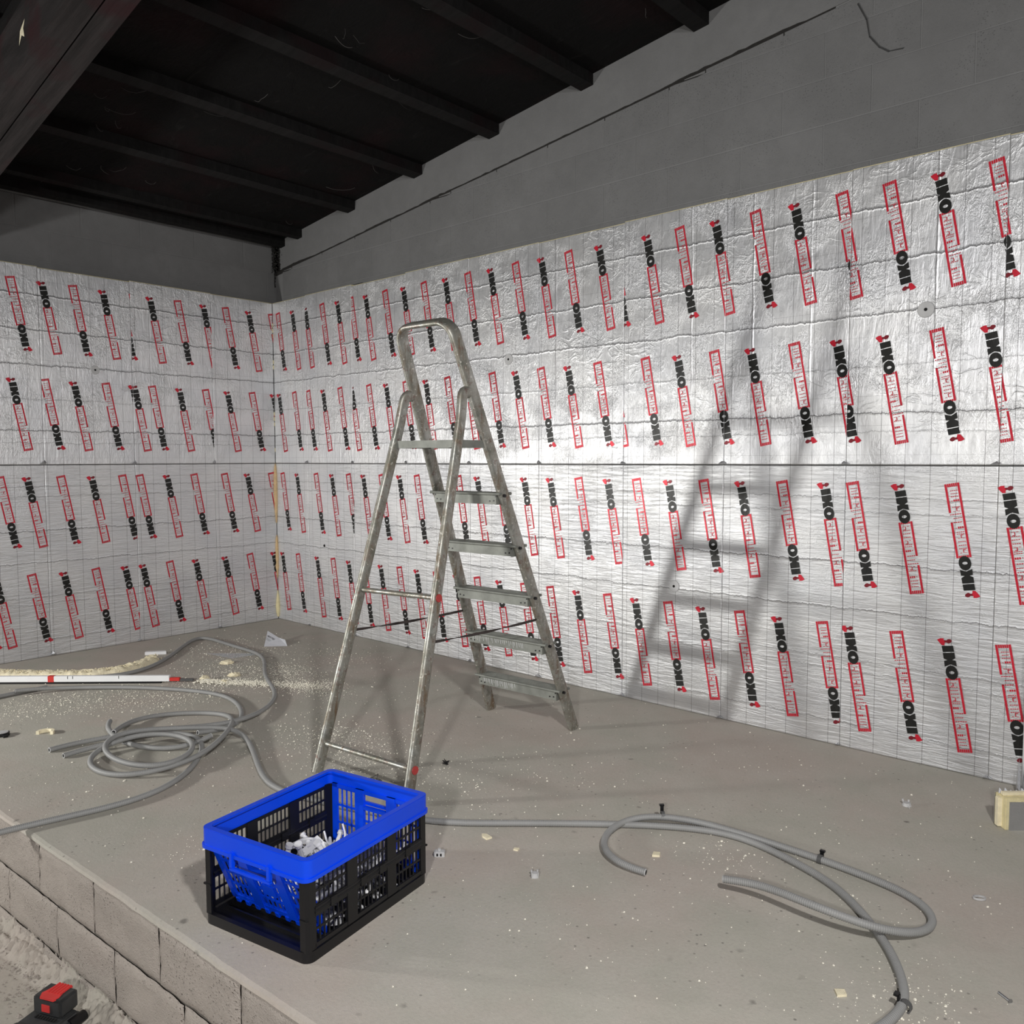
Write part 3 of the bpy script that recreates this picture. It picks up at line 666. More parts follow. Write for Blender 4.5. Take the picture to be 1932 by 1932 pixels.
# corner: bead of expanding foam in the joint between the two walls
def bead(pts, name, mat, parent):
    b = MB(); P = []
    for z, w, d in pts: P.append((z, w, d))
    vs = []
    for z, w, d in P:
        ox = .004 * noise.noise(Vector((z * 9, 2, 0)))
        for t in range(7):
            a = PI * t / 6
            # cross-section in the 45 degree plane
            u = math.cos(a) * w; v = math.sin(a) * d
            vs.append((v * .707 + u * .707 + ox + .004, -v * .707 + u * .707 - .004, z))
    fs = [(i * 7 + t, i * 7 + t + 1, (i + 1) * 7 + t + 1, (i + 1) * 7 + t) for i in range(len(P) - 1) for t in range(6)]
    b.add(vs, fs); o = b.build(name, mat, parent, smooth=True); return o
bead([(1.292, .001, .004), (1.26, .008, .010), (1.20, .016, .018), (1.10, .018, .020), (1.0, .018, .019), (.92, .014, .015), (.85, .008, .012), (.80, .003, .008)], 'foam_bead', M_PUFOAM, wall_right)
bead([(.70, .002, .004), (.66, .010, .012), (.58, .014, .014), (.50, .016, .016), (.47, .010, .012), (.44, .018, .02), (.40, .008, .012), (.34, .002, .006)], 'foam_bead', M_PUFOAM, wall_right)
bead([(.24, .002, .005), (.18, .012, .012), (.11, .020, .022), (.06, .016, .018), (.02, .006, .01)], 'foam_bead', M_PIR, wall_right)
b = MB()
for i in range(30):
    z = 1.30 + i * .042; w = .0015 + .006 * max(0, noise.noise(Vector((z * 7, 0, 0))))
    if w < .002: continue
    b.box((-.001, -w * 1.5, z), (w, .001, z + .030))
b.build('foam_bead', M_PIR, wall_right)
# sooty gap in the corner under the roof
b = MB(); rnd = random.Random(5)
for i in range(420):
    z = 2.74 + (i / 420) ** .8 * .40; big = z > 2.86
    w = (.075 + .02 * noise.noise(Vector((z * 12, 3, 0)))) if big else .010
    x = -.10 + abs(rnd.gauss(0, 1)) * w * .55; s_ = rnd.uniform(.004, .013) if big else rnd.uniform(.002, .006)
    if x > w * 1.5 - .08: continue
    b.add([(x + rnd.uniform(-s_, s_), TH - rnd.uniform(0, .02) - (.02 if big else 0), z + rnd.uniform(-s_, s_)) for _ in range(4)], [(0, 1, 2), (0, 2, 3), (1, 2, 3), (0, 1, 3)])
    if big: b.box((-.10, TH - .012, z), (-.10 + w * rnd.uniform(.5, 1.05), TH - .002, z + .004))
b.build('soot_clump', M_DIRT_SHADE, wall_left)

# ------------------------------------------------------------------ unseen sides of the hall
b = MB(); b.box((8.8, -7.4, -.5), (9.05, .3, 4.4)); tag(b.build('wall_back', M_BLOCK), 'plain block wall behind the camera', None, kind='structure')
b = MB(); b.box((-.4, -7.4, -.5), (9.0, -7.15, 4.4)); tag(b.build('wall_side', M_BLOCK), 'plain block wall at the far open side', None, kind='structure')

# ------------------------------------------------------------------ roof
b = MB()
x0, x1, y0, y1 = -.35, 9.2, -7.4, .35
nx = 40
for i in range(nx):
    a = x0 + (x1 - x0) * i / nx; c = x0 + (x1 - x0) * (i + 1) / nx
    b.add([(a, y0, roof_z(a)), (c, y0, roof_z(c)), (c, y1, roof_z(c)), (a, y1, roof_z(a)), (a, y0, roof_z(a) + .05), (c, y0, roof_z(c) + .05), (c, y1, roof_z(c) + .05), (a, y1, roof_z(a) + .05)],
          [(0, 1, 2, 3), (7, 6, 5, 4)])
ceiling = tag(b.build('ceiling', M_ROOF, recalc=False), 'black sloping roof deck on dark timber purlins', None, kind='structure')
PX = [.02, .26, .93, 1.67, 2.38, 3.10, 3.82, 4.55, 5.28, 6.0, 6.7, 7.4, 8.1]
for i, px in enumerate(PX):
    b = MB(); w = .085 if i > 1 else .06; zt = roof_z(px)
    h = .062
    n = 14
    for k in range(n):
        ya = .16 - 7.4 * k / n; yb = .16 - 7.4 * (k + 1) / n
        j0 = .004 * noise.noise(Vector((k * .7, i, 0))); j1 = .004 * noise.noise(Vector(((k + 1) * .7, i, 0)))
        def ring(y, j): return [(px - w / 2 + j, y, zt - h - ROOF * w / 2 + j), (px + w / 2 + j, y, zt - h + ROOF * w / 2 + j), (px + w / 2, y, zt + .02), (px - w / 2, y, zt + .02)]
        b.add(ring(ya, j0) + ring(yb, j1), [(0, 1, 5, 4), (1, 2, 6, 5), (3, 0, 4, 7)] + ([(0, 1, 2, 3)] if k == 0 else []))
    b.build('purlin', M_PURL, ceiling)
# rafter of two members side by side, running up the slope
def rafter(ya, yb, zb, zt, nm):
    b = MB(); xa, xb = -.2, 8.9; n = 16
    for k in range(n):
        a = xa + (xb - xa) * k / n; c = xa + (xb - xa) * (k + 1) / n
        sh = lambda x: -.035 * (x - 1.5)
        b.add([(a, ya + sh(a), zb + ROOF * a), (c, ya + sh(c), zb + ROOF * c), (c, yb + sh(c), zb + ROOF * c), (a, yb + sh(a), zb + ROOF * a),
               (a, ya + sh(a), zt + ROOF * a), (c, ya + sh(c), zt + ROOF * c), (c, yb + sh(c), zt + ROOF * c), (a, yb + sh(a), zt + ROOF * a)],
              [(3, 2, 1, 0), (0, 1, 5, 4), (2, 3, 7, 6), (4, 5, 6, 7)])
    return b.build(nm, M_RAFT if nm == 'rafter' else M_PURL, ceiling)
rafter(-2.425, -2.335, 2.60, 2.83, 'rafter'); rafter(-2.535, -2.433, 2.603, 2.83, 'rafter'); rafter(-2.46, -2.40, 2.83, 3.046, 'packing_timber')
# pale splinter on the rafter and loose bits under the roof
b = MB(); b.add([(2.31, -2.566, 2.95), (2.34, -2.566, 2.98), (2.37, -2.566, 2.965), (2.36, -2.566, 3.0), (2.38, -2.566, 3.03), (2.35, -2.566, 3.015), (2.325, -2.566, 3.0)], [(0, 1, 6), (1, 2, 3), (1, 3, 6), (3, 4, 5), (3, 5, 6)])
b.build('bark_splinter', M_CREAM, ceiling, recalc=False)
# cobweb strands
b = MB(); rnd = random.Random(11)
for i in range(46):
    x = rnd.uniform(.1, 4.6); y = rnd.uniform(-2.2, 0); z = roof_z(x) - .004
    dx = rnd.uniform(-.14, .14); dy = rnd.uniform(-.14, .14); p = Vector((x, y, z)); r = rnd.uniform(.0004, .0011)
    for k in range(5):
        q = p + Vector((dx / 5, dy / 5 + rnd.uniform(-.01, .01), -.012 + .006 * k)); b.cyl(p, q, r, 4, cap=False); p = q
tag(b.build('cobweb', plain('cobweb_grey', (92, 90, 88), .9), ceiling), None, None, None, 'stuff')

# ------------------------------------------------------------------ raised floor and step
def edge_y(x): return -2.822 + .051 * (x - 2.6)
b = MB(); N = 220; xs = [-.15 + 9.2 * i / N for i in range(N + 1)]
vs = []
for x in xs:
    j = .0025 * noise.noise(Vector((x * 9, 0, 0))) + .004 * noise.noise(Vector((x * 41, 1, 0)))
    e = edge_y(x) + .007 + j
    vs += [(x, .12, 0), (x, e + .014, 0), (x, e + .003, -.004 + j * .3), (x, e, -.014), (x, e + .012, -.03)]
fs = [(i * 5 + k, i * 5 + k + 1, (i + 1) * 5 + k + 1, (i + 1) * 5 + k) for i in range(N) for k in range(4)]
b.add(vs, fs)
floor = tag(b.build('floor', M_FLOOR, recalc=False), 'raised grey concrete floor with crumbs and dark spots', None, kind='structure')
me = floor.data; bm = bmesh.new(); bm.from_mesh(me); bmesh.ops.recalc_face_normals(bm, faces=bm.faces)
if sum(f.normal.z * f.calc_area() for f in bm.faces) < 0: bmesh.ops.reverse_faces(bm, faces=bm.faces)
bm.to_mesh(me); bm.free()
b = MB(); b.add([(-.2, edge_y(-.2) + .022, -.46), (9, edge_y(9) + .022, -.46), (9, edge_y(9) + .022, -.012), (-.2, edge_y(-.2) + .022, -.012)], [(0, 1, 2, 3)])
b.build('step_backing', M_SMORT, floor)
def step_block(s0, s1, z0, z1, seed):
    b = MB(); n, k = 26, 13; vs = []
    for j in range(k + 1):
        for i in range(n + 1):
            u = i / n; v = j / k; x = s0 + (s1 - s0) * u; z = z0 + (z1 - z0) * v
            e = min(i, n - i, j, k - j)
            d = .004 * noise.noise(Vector((x * 14, z * 14, seed))) + .002 * noise.noise(Vector((x * 50, z * 50, seed))) + (0 if e else -.007) + (.0015 if e > 1 else 0)
            if e == 0: x += .003 * noise.noise(Vector((z * 30, x, 1))); z += .004 * noise.noise(Vector((x * 20, z, 5)))
            vs.append((x, edge_y(x) + .008 - d, z))
    fs = [(j * (n + 1) + i, j * (n + 1) + i + 1, (j + 1) * (n + 1) + i + 1, (j + 1) * (n + 1) + i) for j in range(k) for i in range(n)]
    b.add(vs, fs); return b.build('block', M_SBLOCK, floor, smooth=True, recalc=False)
sb = 0
for z0, z1, off in ((-.192, -.014, 2.89), (-.375, -.200, 3.02), (-.56, -.383, 2.89)):
    for k in range(-7, 13):
        s0 = off + k * .41; sb += 1
        if s0 + .41 < -.1 or z0 < -.4 and not (1 < s0 < 5): continue
        step_block(s0 + .0022, s0 + .4078, z0, z1, sb)
b = MB(); n, k = 760, 110; vs = []
for j in range(k + 1):
    for i in range(n + 1):
        t = i / n; x = -.2 + 2.0 * min(t / .02, 1) + 3.8 * min(max((t - .02) / .96, 0), 1) + 3.4 * max(0, (t - .98) / .02); d = (j / k) ** 2.4 * 4.5; y = edge_y(x) + .02 - d
        rd = max(0, 1 - d / (.085 + .05 * noise.noise(Vector((x * 4, 7, 0))))); z = -.442 + .075 * rd ** .8 * (.75 + .5 * noise.noise(Vector((x * 7, y * 9, 0)))) + (.016 * noise.noise(Vector((x * 34, y * 34, 0))) + .014 * noise.noise(Vector((x * 70, y * 70, 3))) + .008 * noise.noise(Vector((x * 160, y * 160, 3)))) * min(1, rd * 3) + .0025 * noise.noise(Vector((x * 9, y * 9, 0)))
        vs.append((x, y, z))
fs = [(j * (n + 1) + i, (j + 1) * (n + 1) + i, (j + 1) * (n + 1) + i + 1, j * (n + 1) + i + 1) for j in range(k) for i in range(n)]
b.add(vs, fs)
lower = tag(b.build('floor_lower', M_LOWER, smooth=True, recalc=False), 'lower dusty concrete floor in front of the block step', None, kind='structure')
# mortar rubble at the foot of the step
b = MB(); rnd = random.Random(21)
def pebble(b, p, r, mi=0, flat=.6, rnd=rnd):
    vs = []
    for z, rr, n in ((-.5, .6, 5), (.1, 1.0, 6), (.7, .5, 5)):
        pass
    a0 = rnd.random() * 6
    ring1 = [(p[0] + r * math.cos(a0 + t * 1.257) * rnd.uniform(.7, 1.1), p[1] + r * math.sin(a0 + t * 1.257) * rnd.uniform(.7, 1.1), p[2]) for t in range(5)]
    ring2 = [(p[0] + r * .6 * math.cos(a0 + .6 + t * 1.257), p[1] + r * .6 * math.sin(a0 + .6 + t * 1.257), p[2] + r * flat * rnd.uniform(.7, 1.2)) for t in range(5)]
    b.add(ring1 + ring2, [(0, 1, 6, 5), (1, 2, 7, 6), (2, 3, 8, 7), (3, 4, 9, 8), (4, 0, 5, 9), (5, 6, 7, 8, 9)], mi)
for i in range(1500):
    x = rnd.uniform(1.8, 5.2); d = .04 + abs(rnd.gauss(0, .07)); y = edge_y(x) - .005 - d
    z = -.442 + .03 * max(0, 1 - d / .10)
    pebble(b, (x, y, z), rnd.uniform(.0012, .0045) if i % 6 else rnd.uniform(.004, .010))
tag(b.build('mortar_rubble', M_SBLOCK), 'crumbled mortar lying along the foot of the block step', 'rubble', kind='stuff')
# a short leaning stain-free plaster patch is left off; crumbs of foam over the floor
b = MB(); rnd = random.Random(31)
CL = [  # (x, y, sx, sy, n)
    (1.42, -1.18, .22, .10, 500), (1.53, -.92, .16, .10, 420), (2.03, -1.03, .10, .08, 380), (1.84, -1.05, .12, .08, 260), (1.43, -.44, .18, .12, 130),
    (1.22, -2.03, .16, .22, 620), (1.17, -2.33, .12, .15, 280), (1.55, -1.74, .14, .16, 420), (1.52, -1.48, .16, .10, 300), (1.0, -1.0, .28, .22, 420), (.65, -.75, .25, .2, 260),
    (2.76, -1.48, .14, .12, 300), (3.15, -1.6, .16, .10, 300), (3.01, -1.36, .12, .12, 120), (3.62, -1.5, .2, .16, 130), (3.75, -1.16, .25, .2, 90),
    (4.36, -.4, .6, .25, 90), (5.09, -1.17, .3, .2, 60), (4.77, -1.32, .10, .08, 60), (5.44, -1.72, .08, .10, 120), (3.41, -2.43, .1, .1, 60),
    (2.6, -1.73, .35, .25, 200), (2.57, -2.43, .4, .3, 120), (2.0, -.9, .6, .5, 300), (4.3, -1.8, .7, .5, 130), (5.0, -1.9, .5, .4, 90), (1.0, -2.3, .3, .3, 160)]
for cx, cy, sx, sy, n in CL:
    for i in range(int(n * 2.3)):
        x = rnd.gauss(cx, sx); y = rnd.gauss(cy, sy)
        if not (.02 < x < 6.5 and edge_y(x) + .03 < y < -.02): continue
        r = min(.005, rnd.expovariate(1 / .0010) + .0006)
        pebble(b, (x, y, 0.0002), r, 0, .7, rnd)
# denser ridge of shavings running out from the saw cut
for i in range(2200):
    t = rnd.random() ** 1.3; x = 1.38 + .62 * t + rnd.gauss(0, .02); y = -1.40 + .42 * t + rnd.gauss(0, .018 + .03 * t)
    pebble(b, (x, y, rnd.uniform(0, .012 * (1 - t))), rnd.uniform(.0015, .0065) * (1.2 - .7 * t), 0, .9, rnd)
tag(b.build('foam_crumbs', M_CRUMB), 'white foam crumbs and sawdust scattered over the raised floor', 'crumbs', kind='stuff')

# ------------------------------------------------------------------ stepladder
LP = dict(cx=3.3458, cy=-1.3521, a=.0571, db=.7216, df=.415, hT=1.83, wb=.5285, wt=.3133, wf=.5416, wj=.3431, hj=1.6374)
_r = Vector((math.cos(LP['a']), math.sin(LP['a']), 0)); _n = Vector((-math.sin(LP['a']), math.cos(LP['a']), 0)); _c = Vector((LP['cx'], LP['cy'], 0))
lad = tag(empty('stepladder', _c), 'worn aluminium stepladder with five treads standing open beside the foil wall', 'ladder')
def lback(z, sd, o=0.0):
    t = z / LP['hT']; return _n * (LP['db'] * (1 - t) + o) + _r * sd * (LP['wb'] + (LP['wt'] - LP['wb']) * t) / 2 + Vector((0, 0, z))
def lfront(z, sd):
    t = z / LP['hj']; off = LP['db'] * (1 - LP['hj'] / LP['hT']) - .03
    return _n * (-LP['df'] + (LP['df'] + off) * t) + _r * sd * (LP['wf'] + (LP['wj'] - LP['wf']) * t) / 2 + Vector((0, 0, z))
def oval(w, t, n=14):
    # stadium profile: w along the frame normal, t across
    out = []
    for i in range(n):
        a = 2 * PI * i / n; c = math.cos(a); s = math.sin(a)
        out.append((math.copysign(abs(c) ** .55, c) * w / 2, math.copysign(abs(s) ** .8, s) * t / 2))
    return out
# climbing frame: one bent tube
NB = (_n * LP['hT'] + Vector((0, 0, LP['db']))).normalized()
path = [lback(z, -1) for z in (0.0, .3, .6, .9, 1.2, 1.5, 1.70)]
A = lback(1.80, -1); B = lback(1.80, 1); upv = (lback(1.8, -1) - lback(1.5, -1)).normalized(); upm = Vector((0, 0, 1)) * 1.0
upd = (_n * -LP['db'] + Vector((0, 0, LP['hT']))).normalized()
wd = (B - A); R = .072
for k in range(0, 9):
    a = (PI / 2) * k / 8
    path.append(A + upd * (.030 + R * math.sin(a)) + wd.normalized() * (R * (1 - math.cos(a)) + .002))
for k in range(0, 9):
    a = (PI / 2) * (1 - k / 8)
    path.append(B + upd * (.030 + R * math.sin(a)) - wd.normalized() * (R * (1 - math.cos(a)) + .002))
path += [lback(z, 1) for z in (1.70, 1.5, 1.2, .9, .6, .3, 0.0)]
b = MB(); b.sweep(path, oval(.066, .027), NB); o = b.build('climbing_frame', M_ALU, lad); autosmooth(o, 50)
# rear prop frame: two legs bent over into the climbing frame
for sd in (-1, 1):
    P = [lfront(z, sd) for z in (0.0, .3, .6, .9, 1.2, 1.44)]
    e = lback(1.605, sd, -.012); p0 = P[-1]; t0 = (P[-1] - P[-2]).normalized(); L_ = (e - p0).length
    c1 = p0 + t0 * L_ * .85; c2 = e - _n * .075 + Vector((0, 0, -.004))
    for k in range(1, 11):
        t = k / 10; P.append(p0 * (1 - t) ** 3 + c1 * 3 * t * (1 - t) ** 2 + c2 * 3 * t * t * (1 - t) + e * t ** 3)
    NF = (P[1] - P[0]).normalized().cross(_r).normalized()
    b = MB(); b.sweep(P, oval(.052, .027), NF); o = b.build('leg', M_ALU, lad); autosmooth(o, 50)
# tilted treads
z1, dz = .2152, .2389
for k in range(5):
    z = z1 + k * dz; a = lback(z, -1); c = lback(z, 1); wdt = (c - a).length
    M = Matrix.Translation((a + c) / 2) @ Matrix(((_r.x, _n.x, 0, 0), (_r.y, _n.y, 0, 0), (0, 0, 1, 0), (0, 0, 0, 1)))
    hw = wdt / 2 + .012; b = MB()
    b.box((-hw, -.036, -.006), (hw, .036, .0), 0, M)
    b.box((-hw + .02, -.036, -.050), (hw - .02, -.0335, -.004), 0, M); b.box((-hw + .02, .0335, -.040), (hw - .02, .036, -.004), 0, M)
    for i in range(7): b.box((-hw, -.030 + i * .009, 0), (hw, -.027 + i * .009, .0015), 0, M)
    for y in (-.038, .038): b.cyl(M @ Vector((-hw - .004, y, -.004)), M @ Vector((hw + .004, y, -.004)), .0065, 10)
    for sx in (-1, 1):     # folded end plate against the rail
        b.box((sx * (hw - .030), -.034, -.052), (sx * (hw - .020), .034, -.004), 0, M) if sx > 0 else b.box((-(hw - .020), -.034, -.052), (-(hw - .030), .034, -.004), 0, M)
    t = b.build('tread', M_TREAD, lad)
    for sx in (-1, 1):
        for dx, zz in ((.035, -.034), (.058, -.036), (.024, -.015)):
            b = MB(); q = M @ Vector((sx * (hw - dx), -.037, zz)); b.cyl(q, q - _n * .002, .0034, 8); b.build('rivet', M_BLACKP, t)
        b = MB(); b.cyl(M @ Vector((sx * (hw + .012), -.01, -.012)), M @ Vector((sx * (hw - .004), -.01, -.012)), .007, 8); b.build('bolt', M_BLACKP, t)
    if k < 2:
        b = MB(); rnd = random.Random(k)
        for i in range(22 if k == 0 else 26):
            x = -hw + .05 + i * (.0095 if k == 0 else .0125) + rnd.uniform(-.003, .003); l = rnd.uniform(.012, .034)
            b.add([M @ Vector(p) for p in ((x, -.0372, -.012), (x + .002, -.0372, -.012), (x + .006, -.0372, -.012 - l), (x + .0045, -.0372, -.012 - l))], [(0, 1, 2, 3)])
        b.build('paint_drip', M_WHITEP, t, recalc=False)
# small platform near the top
zp = 1.385; fa = lfront(zp, -1); fb = lfront(zp, 1); ba = lback(zp, -1); bb = lback(zp, 1)
b = MB(); Z = Vector((0, 0, 1))
for p, q in ((fa, fb), (fb, bb), (bb, ba), (ba, fa)):
    d = (q - p).normalized(); s = d.cross(Z) * .004
    b.add([p - s - Z * .016, q - s - Z * .016, q + s - Z * .016, p + s - Z * .016, p - s + Z * .016, q - s + Z * .016, q + s + Z * .016, p + s + Z * .016],
          [(3, 2, 1, 0), (4, 5, 6, 7), (0, 1, 5, 4), (1, 2, 6, 5), (2, 3, 7, 6), (3, 0, 4, 7)])
mid = lambda t: (fa.lerp(ba, t), fb.lerp(bb, t))
p0, q0 = mid(.02); p1, q1 = mid(.98)
b.add([p0 + Z * .012, q0 + Z * .012, q1 + Z * .012, p1 + Z * .012, p0 + Z * .016, q0 + Z * .016, q1 + Z * .016, p1 + Z * .016], [(3, 2, 1, 0), (4, 5, 6, 7)])
b.build('platform', M_TREAD, lad)
# round rungs with red plugs, rear frame
for zl, zr in ((.757, .766), (.118, .126)):
    p = lfront(zl, -1); q = lfront(zr, 1); d = (q - p).normalized()
    b = MB(); b.cyl(p - d * .012, q + d * .014, .011, 12); rg = b.build('rung', M_ALU, lad); autosmooth(rg, 50)
    b = MB(); b.cyl(q + d * .014, q + d * .018, .0165, 18); b.build('end_plug', M_REDP, rg)
# folding straps
for sd, za, zb in ((-1, .583, .567), (1, .593, .577)):
    p = lfront(za, sd) + _n * .02; q = lback(zb, sd) - _n * .02; b = MB(); pts = []
    for i in range(15):
        t = i / 14; m_ = p.lerp(q, t); pts.append(m_ - Z * (.006 * math.sin(PI * t)))
    nr = [(Z * math.cos(t * .5) + _r * math.sin(t * .5)) for t in range(15)]
    b.sweep(pts, [(-.006, -.0015), (.006, -.0015), (.006, .0015), (-.006, .0015)], nr); b.build('strap', M_STRAP, lad)

# ------------------------------------------------------------------ folding crate
CR = tag(empty('folding_crate', (3.970, -2.376, 0), math.radians(100.66)), 'blue and black plastic folding crate with slotted sides holding white plastic fixings', 'crate')
LX, LY, HZ = .259, .205, .279
def rrect(x, y, r, n=5):
    out = []
    for cx, cy, a0 in ((x - r, y - r, 0), (-x + r, y - r, 90), (-x + r, -y + r, 180), (x - r, -y + r, 270)):
        for k in range(n + 1):
            a = math.radians(a0 + 90 * k / n); out.append((cx + r * math.cos(a), cy + r * math.sin(a)))
    return out
def band(b, outer, inner, z0, z1, mi=0):
    n = len(outer)
    vs = [(p[0], p[1], z) for z in (z0, z1) for p in outer] + [(p[0], p[1], z) for z in (z0, z1) for p in inner]
    fs = []
    for i in range(n):
        j = (i + 1) % n
        fs += [(i, j, n + j, n + i), (2 * n + j, 2 * n + i, 3 * n + i, 3 * n + j), (n + i, n + j, 3 * n + j, 3 * n + i), (j, i, 2 * n + i, 2 * n + j)]
    b.add(vs, fs, mi)
b = MB(); e = .004
band(b, rrect(LX + e, LY + e, .026), rrect(LX - .006, LY - .006, .018), HZ - .050, HZ)
band(b, rrect(LX + e + .004, LY + e + .004, .028), rrect(LX - .001, LY - .001, .02), HZ - .056, HZ - .046)
band(b, rrect(LX + e - .002, LY + e - .002, .025), rrect(LX - .016, LY - .016, .014), HZ - .006, HZ + .001)
rim = b.build('rim', M_BLUE, CR, recalc=False); autosmooth(rim, 40)
b = MB()
band(b, rrect(LX, LY, .026), rrect(LX - .014, LY - .014, .014), .0, .030)
b.prism(rrect(LX - .01, LY - .01, .018), .004, .010)
for x in (-.19, -.155, .155, .19): b.box((x - .003, -LY + .014, .010), (x + .003, LY - .014, .020))
base = b.build('base_tray', M_BLACKP, CR, recalc=False); autosmooth(base, 40)
def slots(b, M, x0, x1, z0, z1, pitch, bar, t, rows, mi=0):
    """slotted bay between x0..x1, z0..z1 in the panel plane; local panel axes x, z, thickness y"""
    n = max(1, int(round((x1 - x0) / pitch))); st = (x1 - x0) / n
    for i in range(n + 1): b.box((x0 + i * st - bar / 2, -t, z0), (x0 + i * st + bar / 2, t, z1), mi, M)
    for r in range(rows + 1):
        zz = z0 + (z1 - z0) * r / rows
        b.box((x0, -t, zz - bar * .8), (x1, t, zz + bar * .8), mi, M)
        if 0 <= r <= rows:   # little fillets rounding the slot ends
            for i in range(n + 1):
                for sg in (-1, 1):
                    b.box((x0 + i * st - bar * .72, -t * .9, zz - bar * 1.25), (x0 + i * st + bar * .72, t * .9, zz + bar * 1.25), mi, M)
                    break
for sy in (-1, 1):          # long sides: two black half panels hinged in the middle
    y = sy * (LY - .006)
    M = Matrix.Translation((0, y, 0))
    for (z0, z1, nm) in ((.034, .128, 'side_panel'), (.136, .232, 'side_panel')):
        b = MB()
        b.box((-LX + .03, -.004, z0), (LX - .03, .004, z0 + .012), 0, M); b.box((-LX + .03, -.004, z1 - .010), (LX - .03, .004, z1), 0, M)
        for xc in (-.085, .085): b.box((xc - .020, -.005, z0), (xc + .020, .005, z1), 0, M)
        for xa, xb in ((-LX + .034, -.105), (-.065, .065), (.105, LX - .034)): slots(b, M, xa, xb, z0 + .010, z1 - .008, .0165, .0036, .002, 2)
        b.build(nm, M_BLACKP, CR)
    b = MB(); b.cyl((-LX + .03, y, .130), (LX - .03, y, .130), .0062, 10); b.cyl((-LX + .03, y + sy * .002, .141), (LX - .03, y + sy * .002, .141), .0045, 8)
    for xc in (-.16, -.04, .04, .16): b.box((xc - .012, y - .008, .122), (xc + .012, y + .008, .146))
    b.build('hinge_rail', M_BLACKP, CR)
for sx in (-1, 1):
    for sy in (-1, 1):
        b = MB(); b.prism([(sx * (LX - .002), sy * (LY - .010)), (sx * (LX - .010), sy * (LY - .002)), (sx * (LX - .034), sy * (LY - .002)), (sx * (LX - .034), sy * (LY - .008)), (sx * (LX - .014), sy * (LY - .014)), (sx * (LX - .008), sy * (LY - .030)), (sx * (LX - .002), sy * (LY - .030))], .028, .235)
        b.box((sx * (LX - .003) - .003, sy * (LY - .016) - .014, .112), (sx * (LX - .003) + .003, sy * (LY - .016) + .014, .117))
        b.build('corner_post', M_BLACKP, CR)
def end_panel(b, M, hw, H, rows):
    b.box((-hw, -.004, 0), (hw, .004, .016), 0, M); b.box((-hw, -.004, H - .012), (hw, .004, H), 0, M)
    b.box((-hw, -.004, 0), (-hw + .022, .004, H), 0, M); b.box((hw - .022, -.004, 0), (hw, .004, H), 0, M)
    for xc in (-.066, .066): b.box((xc - .018, -.006, 0), (xc + .018, .006, H), 0, M)
    hz = H - .058
    for xa, xb, zt in ((-hw + .022, -.084, H - .012), (.084, hw - .022, H - .012), (-.048, .048, hz)): slots(b, M, xa, xb, .016, zt, .0195, .0040, .0022, rows)
    # handle hole bounded by a lip
    b.box((-.062, -.007, hz - .004), (.062, .007, hz + .006), 0, M)
    b.box((-.026, -.0045, hz - .078), (.020, .0045, hz - .040), 0, M)
    for i in range(9): b.box((-hw + .02 + i * (2 * hw - .05) / 8, -.007, -.012), (-hw + .034 + i * (2 * hw - .05) / 8, .007, .003), 0, M)
tilt = math.atan2(.082, .20)
# local panel x -> crate y ; the near panel leans inwards at the foot
Mn = Matrix.Translation((-LX + .010 + .082, 0, .042)) @ Matrix.Rotation(-tilt, 4, 'Y') @ Matrix.Rotation(PI / 2, 4, 'Z')
b = MB(); end_panel(b, Mn, .186, .205, 4); b.build('end_panel', M_BLUE, CR)
Mf = Matrix.Translation((LX - .008, 0, .034)) @ Matrix.Rotation(PI / 2, 4, 'Z')
b = MB(); end_panel(b, Mf, .186, .205, 3); b.build('end_panel', M_BLUE, CR)
# handle openings framed on the rim at both ends
for sx in (-1, 1):
    b = MB(); x = sx * (LX + .005)
    for y0_, y1_, z0_, z1_ in ((-.080, -.066, .196, .240), (.066, .080, .196, .240), (-.080, .080, .188, .198)): b.box((x - .007, y0_, z0_), (x + .005, y1_, z1_))
    b.build('handle', M_BLUE, CR, bevel=.002)
# contents, heaped on the tray
CRM = Matrix.Translation((3.970, -2.376, 0)) @ Matrix.Rotation(math.radians(100.66), 4, 'Z')
def fixing_mesh(kind):
    b = MB()
    if kind == 0:      # long pin with a flat ring head
        b.cyl((-.055, 0, 0), (.035, 0, 0), .0062, 8); b.cyl((.035, 0, 0), (.055, 0, 0), .0062, 8, 0, .0045)
        b.cyl((-.052, 0, 0), (-.060, 0, 0), .0095, 12)
        for s_ in (-1, 1): b.box((-.04, s_ * .006 - .001, -.001), (.02, s_ * .006 + .001, .001))
    elif kind == 1:    # curved half clip
        P = [Vector((.030 * math.cos(t), .030 * math.sin(t), 0)) for t in [PI * k / 10 for k in range(11)]]
        P = [Vector((.030, -.03, 0))] + P + [Vector((-.030, -.03, 0))]
        b.sweep(P, [(-.009, -.0025), (.009, -.0025), (.009, .0025), (-.009, .0025)], Vector((0, 0, 1)))
    else:              # flat perforated plate with an upturned end
        b.box((-.05, -.013, -.0025), (.04, .013, .0025)); b.box((.037, -.013, -.002), (.042, .013, .024))
        b.cyl((-.03, 0, -.004), (-.03, 0, .004), .005, 8)
    me = b.mesh('fixing', [M_WHITEP]); bm = bmesh.new(); bm.from_mesh(me); bmesh.ops.recalc_face_normals(bm, faces=bm.faces); bm.to_mesh(me); bm.free(); return me
FIX = [fixing_mesh(0), fixing_mesh(1), fixing_mesh(2)]
rnd = random.Random(77)
LAB = ['white plastic pin lying in the heap inside the crate', 'white curved plastic clip in the heap inside the crate', 'white flat plastic plate in the heap inside the crate']
GRP = ['white plastic pins heaped in the crate', 'white curved clips heaped in the crate', 'white plastic plates heaped in the crate']
